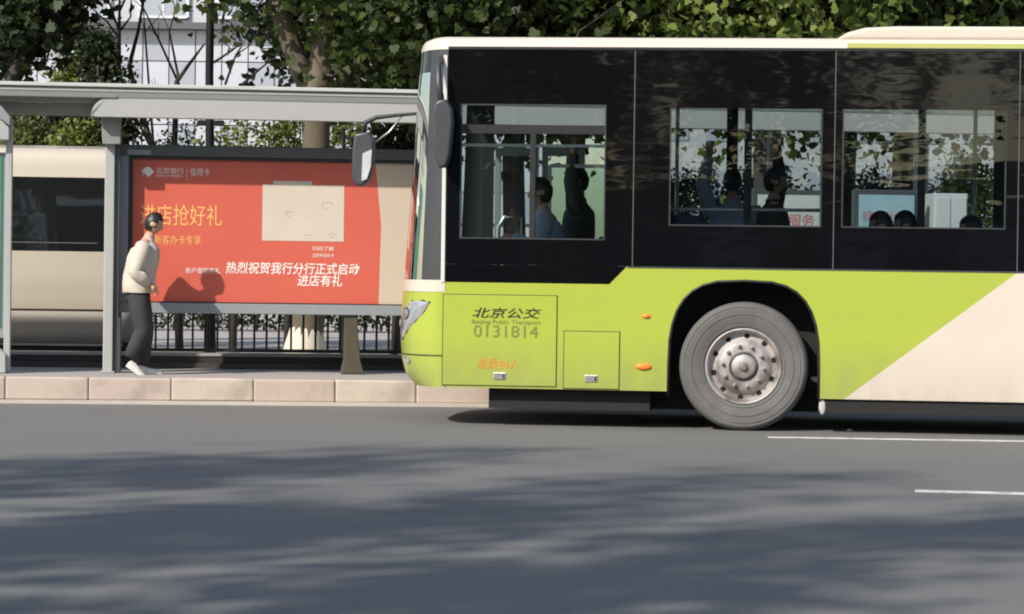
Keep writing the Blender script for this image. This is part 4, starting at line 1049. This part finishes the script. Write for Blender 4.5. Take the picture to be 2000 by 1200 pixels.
# plane trees along the far pavement, above the bus roof
def street_tree(px, Y, label, seed, lo=.0, lm=LEAF, n=260, w=2.4, rz=1.9, bark=DBARK, r=.14, top=.45):
    b = base_at(px, Y)
    T = lambda x, y, dy=0: tip(x, y, b.y + dy, b)
    zc = 3.1 + rz + lo
    tk = [(0, 0, 0, r * 1.4), (0.02, 0, 1.2, r * 1.05), (-.02, 0, 2.6, r), (.04, .05, 3.8, r * .85), (.0, 0, 5.2, r * .5), (.1, .1, 6.6, r * .2)]
    lb = []
    nr = random.Random(seed)
    for k in range(6):
        a = k * 1.05 + nr.uniform(-.3, .3); z0 = nr.uniform(2.7, 4.2); L_ = nr.uniform(.7, 1.0) * w
        lb.append([(0, 0, z0, r * .5), (math.cos(a) * L_ * .4, math.sin(a) * L_ * .4, z0 + .7, r * .35), (math.cos(a) * L_ * .9, math.sin(a) * L_ * .9, z0 + 1.2 + nr.uniform(-.4, .6), r * .1)])
    return tree('plane_tree', label, b, tk, lb, [(0, 0, zc, w, w * .9, rz, .8), (-.6, -1.6, zc + 2.6, w * 1.05, 1.7, 1.5, top)], n, 40, .135, bark, lm, seed, 'street trees beyond the side lane', hollow=.35)  # second, forward crown lobe added above the view to shade lower leaves
street_tree(1000, 35.5, 'dark leafy plane tree above the driver end of the bus', 11, -.15)
street_tree(1250, 36, 'plane tree with dark bare trunk above the middle of the bus', 12, .35, n=230)
street_tree(1490, 34.6, 'bright yellow green plane tree above the bus beside the roof hump', 13, -.15, leaf_mat('bright_leaves', (.05, .085, .015), (.21, .26, .06)), n=210, w=1.75, top=.0)
street_tree(1760, 36.5, 'dense plane tree above the roof hump of the bus', 14, .0)
street_tree(2060, 37, 'plane tree at the right edge above the bus roof', 15, .0)
street_tree(790, 38.5, 'shade-toned plane tree between the forked tree and the bus front', 16, -.1, LEAFD, n=230, w=2.3)
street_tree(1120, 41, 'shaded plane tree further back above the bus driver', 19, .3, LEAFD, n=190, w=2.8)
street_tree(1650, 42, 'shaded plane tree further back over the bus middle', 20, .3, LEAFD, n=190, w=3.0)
# big dark tree at the upper left with slanting trunk
b = base_at(10, 37)
T = lambda x, y, dy=0: tip(x, y, 37 + dy, b)
c1, c2, c3 = T(80, 20, 0), T(140, -150, 0), T(10, 60, .4)
tree('broadleaf_tree', 'large dark broadleaf tree at the upper left with slanting trunk', b, [(-.3, 0, 0, .2), (*T(5, 300), .15), (*T(25, 155), .12), (*T(55, 100), .10), (*T(80, 30), .08), (*T(110, -150), .04)],
     [[(*T(40, 125), .06), (*T(0, 60), .04), (*T(-40, 0), .02)], [(*T(70, 50), .05), (*T(150, 10), .035), (*T(190, -60), .015)]],
     [(c1[0], c1[1], c1[2], .62, .8, .52, .40), (c2[0], c2[1], c2[2], 1.6, 1.4, 1.0, .4), (c3[0], c3[1], c3[2], .5, .8, .35, .15)], 150, 26, .14, DBARK, LEAFD, 21, spread=.2)
# dark juniper shrub column
b = base_at(215, 36.2)
T = lambda x, y, dy=0: tip(x, y, 36.2 + dy, b)
c1, c2 = T(212, 140), T(190, 90)
tree('juniper', 'dark pointed juniper behind the shelter roof at the left', b, [(0, 0, 0, .09), (0, 0, 2.0, .06), (*T(195, 80), .02)], [],
     [(c1[0], c1[1], c1[2] - .7, .36, .4, .95, .7), (c2[0], c2[1], c2[2] - .05, .16, .2, .28, .3)], 90, 60, .085, DBARK, LEAFD, 22, spread=.10, shape=oval, hollow=.2)
# leafless saplings
def sapling(px, Y, label, lines, seed):
    b = base_at(px, Y); T = lambda x, y: tip(x, y, Y, b)
    root = empty('sapling', b); tag(root, label, 'tree', 'bare saplings behind the shelter')
    first = lines[0]
    MB().tube([(0, 0, 0)] + [T(*p) for p in first], [.06] + list(np.linspace(.045, .012, len(first))), 7).build('trunk', DBARK, root, smooth=True)
    nr = random.Random(seed)
    for ln in lines[1:]:
        pts = [T(*p) for p in ln]
        pts = [(p[0], p[1] + nr.uniform(-.3, .3) * (i > 0), p[2]) for i, p in enumerate(pts)]
        m_ = MB(); m_.tube(pts, list(np.linspace(.020, .007, len(pts))), 5)
        for i in range(4):
            a = Vector(pts[nr.randrange(1, len(pts))]); m_.tube([a, a + Vector((nr.uniform(-.25, .25), nr.uniform(-.2, .2), nr.uniform(.1, .35)))], [.008, .004], 4)
        m_.build('branch', DBARK, root)
sapling(232, 37, 'thin bare sapling with upright dark stem left of the lamp post', [[(233, 300), (232, 165), (233, 60), (234, -40)], [(232, 75), (205, 40), (165, 5)], [(233, 60), (220, 20), (208, -30)], [(233, 62), (250, 30), (262, -20)], [(234, 20), (250, -10), (270, -60)]], 1)
sapling(262, 38, 'bare sapling of slender crossing branches beside the stem at the left', [[(300, 300), (252, 130), (270, 60), (284, -20)], [(300, 290), (278, 60), (285, 20)], [(350, 165), (315, 80), (280, 15), (270, -30)], [(290, 280), (262, 230), (240, 200)], [(275, 270), (292, 228), (310, 190)]], 2)
sapling(350, 37.5, 'bare sapling leaning right in front of the pale building', [[(340, 300), (345, 160), (370, 125), (400, 85)], [(348, 150), (330, 60), (345, 20)], [(440, 165), (465, 110), (482, 90)], [(472, 166), (520, 125), (545, 110)], [(418, 122), (450, 95), (470, 80)]], 3)
# dark lamp post
Yp = 35.2
b = base_at(411, Yp); T = lambda x, y: tip(x, y, Yp, b)
lp = empty('lamp_post', b); tag(lp, 'dark metal lamp post with short crossarm in front of the pale building', 'lamp post')
MB().tube([(0, 0, 0), T(410, 300), T(409, 150), T(411, 0), T(412, -500)], [.07, .056, .052, .05, .04], 12).build('pole', pm('dark_pole', (.006, .006, .009), .6, spec=.25), lp, smooth=True)
q = T(412, 241)
MB().box(q[0] - .17, q[0] + .17, q[1] - .03, q[1] + .03, q[2] - .035, q[2] + .035).build('crossarm', pm('dark_pole', (.012,) * 3), lp, bevel=.008)
q = T(412, -500)
MB().box(q[0] - .05, q[0] + .6, q[1] - .08, q[1] + .08, q[2], q[2] + .08).build('lamp_head', pm('dark_pole', (.012,) * 3), lp, bevel=.02)
b = base_at(670, 33.5); T = lambda x, y: tip(x, y, 33.5, b)
sp = empty('sign_post', b); tag(sp, 'short black post with side bracket just left of the bus mirror', 'post')
MB().tube([(0, 0, 0), T(671, 250)], .022, 8).build('pole', pm('dark_pole', (.012,) * 3), sp)
q = T(680, 270); MB().box(q[0] - .06, q[0] + .06, q[1] - .015, q[1] + .015, q[2] - .015, q[2] + .015).build('bracket', pm('dark_pole', (.012,) * 3), sp)
# bushes on the far pavement
def bush(px, Y, top_py, wpx, label, lm, seed, n=60, per=60, ls=.075, shape=oval, group='shrubs beyond the side lane', lo=.5):
    b = base_at(px, Y); zt = tip(px, top_py, Y, b)[2]; w_ = wpx / 2 * Y / FPX
    tk = [(0, 0, 0, .05), (.02, 0, zt * .4, .035), (0, .02, zt * .8, .012)]
    lb = [[(0, 0, zt * .15, .025), (math.cos(a) * w_ * .5, math.sin(a) * w_ * .5, zt * .5, .018), (math.cos(a) * w_ * .8, math.sin(a) * w_ * .8, zt * .8, .006)] for a in (0, 1.3, 2.6, 3.9, 5.2)]
    return tree('shrub', label, b, tk, lb, [(0, 0, zt * (1 + lo) / 2, w_, w_ * .8, zt * (1 - lo) / 2, 1)], n, per, ls, DBARK, lm, seed, group, spread=.11, cat='shrub', shape=shape, hollow=.3)
bush(455, 36.4, 232, 150, 'light green shrub right of the lamp post above the red poster', LEAFY, 31)
bush(560, 36.0, 228, 140, 'light green shrub just left of the forked tree trunk', LEAFY, 32)
bush(350, 37.2, 240, 130, 'thin grey green shrub left of the lamp post', leaf_mat('grey_green_leaves', (.06, .085, .035), (.17, .19, .09)), 33, n=40, per=45)
bush(668, 36.6, 236, 60, 'narrow pale shrub right of the forked tree trunk', LEAFY, 34, n=30)
bush(770, 36.0, 225, 130, 'dark shrub behind the bus mirror', LEAFD, 35, n=70)
bush(55, 36.8, 226, 120, 'green shrub above the left part of the minibus roof', leaf_mat('mid_leaves', (.045, .07, .018), (.15, .18, .05)), 36)
bush(165, 36.0, 228, 120, 'yellow green shrub above the right part of the minibus roof', LEAFY, 37)
bush(115, 38.5, 215, 200, 'dark hedge bush behind the shrubs over the minibus', LEAFD, 38, n=80)
bush(130, 40.5, 122, 75, 'tall yellow green bush showing above the shelter roof at the left', LEAFY, 39, n=70, ls=.09)
bush(20, 40.0, 120, 110, 'pale thin bush at the upper left edge', leaf_mat('grey_green_leaves', (.06,) * 3, (.1,) * 3), 40, n=40, per=40)
for i, (px, Y) in enumerate(((1340, 37), (1500, 37.5), (1720, 37), (1880, 36.2))):
    bush(px, Y, 330 if i < 3 else 300, 170, ['dark green bush seen through the left of the middle bus window', 'dark green bush seen through the right of the middle bus window', 'dark green bush behind the blue poster board', 'yellow green bush seen in the rear of the right bus window'][i], LEAFD if i < 3 else LEAFY, 50 + i, n=60)
# low shaded hedge beyond the railing
DH = 23.5
hb = st_thing('hedge', ST.X(450, 640, DH), DH, .13, 'low dark hedge beyond the railing under the red poster', 'hedge')
nr = np.random.RandomState(77)
hx0, hx1 = ST.X(150, 640, DH), ST.X(900, 640, DH)
hz1, hz0 = ST.Z(450, 600, DH), ST.Z(450, 646, DH)
pts = np.stack([nr.uniform(hx0, hx1, 9000) - SO(hb)[0], nr.uniform(-.3, .5, 9000), nr.uniform(.2, max(hz1, 1.4), 9000) - .13], 1)
leaves('foliage', pts, .09, LEAFD, hb, nr, oval)
sm = MB()
for k in range(14):
    x = hx0 + (k + .5) * (hx1 - hx0) / 14 - SO(hb)[0]; sm.tube([(x, 0.1, 0), (x + .05, .1, .8)], [.03, .012], 5)
sm.build('stems', DBARK, hb)['kind'] = 'stuff'

# ================================================================== PALE GLAZED BUILDING BEYOND THE TREES
YB = 92
def bld_pt(px, py, Y=YB):
    d = ray(px, py); return CAM + d * (Y / d.y)
bl = empty('glazed_building', (bld_pt(560, 600).x, YB, 0)); tag(bl, 'pale building with grid of glass panels and dark ledge beyond the trees', 'building')
ox = bl.location.x
gx0, gx1 = bld_pt(-60, 300).x, bld_pt(1060, 300).x
WALLB = pm('pale_cladding', (.42, .42, .46), .6, var=.06, scale=.6)
MB().box(gx0 - ox, gx1 - ox, .10, 14, 0, 26).build('wall', WALLB, bl)
cw = (bld_pt(588, 100).x - bld_pt(382, 100).x) / 4; ch = (bld_pt(480, 60).z - bld_pt(480, 122).z)
z_l = bld_pt(480, 122).z; xg = bld_pt(382, 100).x
i0 = int(math.floor((gx0 - xg) / cw)) + 1; i1 = int((gx1 - xg) / cw)
zl_ = bld_pt(480, 54).z
MB().box(gx0 - ox, gx1 - ox, -.55, .12, zl_ - .12, zl_ + .10).build('ledge', pm('ledge_stone', (.09, .09, .10), .6), bl)
mu = pm('mullion', (.12, .125, .14), .5)
pane_me = MB().box(.02, cw - .02, -.02, .05, .02, ch - .02).mesh('pane')
PANE = pm('facade_glass', (.45, .47, .52), .18, var=.10, scale=.7, spec=.6); pane_me.materials.append(PANE)
PANE2 = pm('facade_glass_dark', (.32, .34, .39), .15, var=.12, scale=.7, spec=.6)
pane_me2 = pane_me.copy(); pane_me2.materials.clear(); pane_me2.materials.append(PANE2)
mm = MB()
rows_z = [z_l + (k - 5) * ch for k in range(6)]
for z in rows_z: mm.box(gx0 - ox, gx1 - ox, .04, .11, z - .03, z + .03)
for i in range(i0, i1 + 1): mm.box(xg + i * cw - .025 - ox, xg + i * cw + .025 - ox, .035, .09, rows_z[0], zl_ - .12)
mm.build('mullion_grid', mu, bl)
for zrow in rows_z:
    for i in range(i0, i1):
        o = bpy.data.objects.new('pane', pane_me if rng.random() < .75 else pane_me2); COL.objects.link(o); o.parent = bl
        o.location = (xg + i * cw - ox, 0, zrow); o.rotation_euler = (rng.uniform(-.004, .004), 0, rng.uniform(-.004, .004))
# upper storey windows above the ledge
wme = MB().box(-.75, .75, -.02, .06, 0, 2.2).mesh('window'); wme.materials.append(PANE2)
fme = MB(); fme.box(-.85, -.75, -.06, .1, -.08, 2.28); fme.box(.75, .85, -.06, .1, -.08, 2.28); fme.box(-.75, .75, -.06, .1, -.08, 0); fme.box(-.75, .75, -.06, .1, 2.2, 2.28); fme.box(-.03, .03, -.04, .1, 0, 2.2)
fme = fme.mesh('window_frame'); fme.materials.append(pm('window_frame_white', (.6, .6, .62), .5))
for zz in (zl_ + .35, zl_ + 3.6, zl_ + 6.9, zl_ + 10.2):
    x = gx0 + 1.2
    while x < gx1 - 1:
        o = bpy.data.objects.new('window', wme); COL.objects.link(o); o.parent = bl; o.location = (x - ox, 0.02, zz)
        f_ = bpy.data.objects.new('window_frame', fme); COL.objects.link(f_); f_.parent = o
        x += 2.6
# second block, further right
b2 = empty('office_block', (20, 130, 0)); tag(b2, 'pale office block far behind the trees above the bus', 'building')
MB().box(-14, 20, 0, 16, 0, 16).build('wall', pm('office_wall', (.42, .42, .42), .6, var=.05), b2)
w2 = MB().box(-.8, .8, -.05, .05, 0, 1.6).mesh('window'); w2.materials.append(PANE2)
for k in range(5):
    for j in range(14):
        o = bpy.data.objects.new('window', w2); COL.objects.link(o); o.parent = b2; o.location = (-12.6 + j * 2.4, 0, 1.5 + k * 3)

# ================================================================== TREES ON THE NEAR PAVEMENT (their shadows cross the road)
def near_tree(x, y, label, seed, zb=4.0, zt=13.0, w=1.5, n=130, r=.2):
    nr = random.Random(seed); b = Vector((x, y, .13))
    tk = [(0, 0, 0, r * 1.3), (.05, .02, 2.0, r), (0, 0, zb, r * .85), (.1, 0, (zb + zt) / 2, r * .6), (0, .1, zt - .6, r * .2)]
    lb = []
    for k in range(10):
        a = k * 2.4 + nr.uniform(-.3, .3); z0 = zb - .4 + k * (zt - zb) / 12; L_ = w * nr.uniform(.7, 1)
        lb.append([(0, 0, z0, r * .45), (math.cos(a) * L_ * .45, math.sin(a) * L_ * .45, z0 + .6, r * .3), (math.cos(a) * L_ * .9, math.sin(a) * L_ * .9, z0 + 1.1, r * .1)])
    return tree('plane_tree', label, b, tk, lb, [(0, 0, (zb + zt) / 2, w, w, (zt - zb) / 2, 1.0)], n, 24, .2, BARK, LEAF, seed, 'street trees on the near pavement', spread=.34, hollow=.3)
near_tree(-12.6, 4.6, 'tall plane tree on the near pavement whose shadow reaches furthest across the road', 61, 5, 14.2, 1.25, 110)
near_tree(-10.1, 2.9, 'tall plane tree on the near pavement shading the left foreground', 62, 4.5, 13.6, 1.05, 95)
near_tree(-7.7, 1.9, 'plane tree on the near pavement shading the middle foreground', 63, 3.6, 12.6, 1.0, 95)
near_tree(-4.6, .6, 'plane tree on the near pavement shading the lower right foreground', 64, 3.0, 8.2, .9, 45)
near_tree(-1.0, -3.5, 'broad plane tree behind the viewer mirrored in the bus glass', 65, 2.6, 8.5, 2.6, 150)
near_tree(4.6, -4.5, 'broad plane tree behind the viewer to the right', 66, 2.8, 9.0, 2.6, 150)
near_tree(-6.0, -9.5, 'broad plane tree behind the viewer to the left in front of the added dark block', 67, 2.4, 9.0, 3.0, 170)
sr = empty('low_reflection_block', (12, -34, 0)); tag(sr, 'unseen low block added behind the viewer to darken the bus glass reflections', 'building')  # low block added out of view to darken the lower glass reflections
MB().box(-25.3, 40, -8, 0, 0, 4.0).build('wall', pm('low_block_wall', (.13, .13, .14), .7, var=.15), sr)
MB().box(-25.3, 40.3, -8.2, .3, 4.0, 4.15).build('roof', pm('low_block_roof', (.12, .12, .13), .7), sr)
for j in range(16):
    o = bpy.data.objects.new('window', w2); COL.objects.link(o); o.parent = sr; o.location = (-18.6 + j * 3.6, .03, .9)
# unseen dark block, added to keep bright sky out of the bus glass
nb_ = empty('tall_reflection_block', (-36, -34, 0)); tag(nb_, 'unseen tall dark block added behind the viewer to darken the bus glass reflections', 'building')
MB().box(-30, 22.5, -12, 0, 0, 13).build('wall', pm('tall_block_wall', (.10, .105, .12), .6, var=.1), nb_)
for k in range(4):
    for j in range(16):
        o = bpy.data.objects.new('window', w2); COL.objects.link(o); o.parent = nb_; o.location = (-28 + j * 3.1, .03, .9 + k * 3)
for o in list(bpy.data.objects):
    if '_o' in o.keys(): del o['_o']
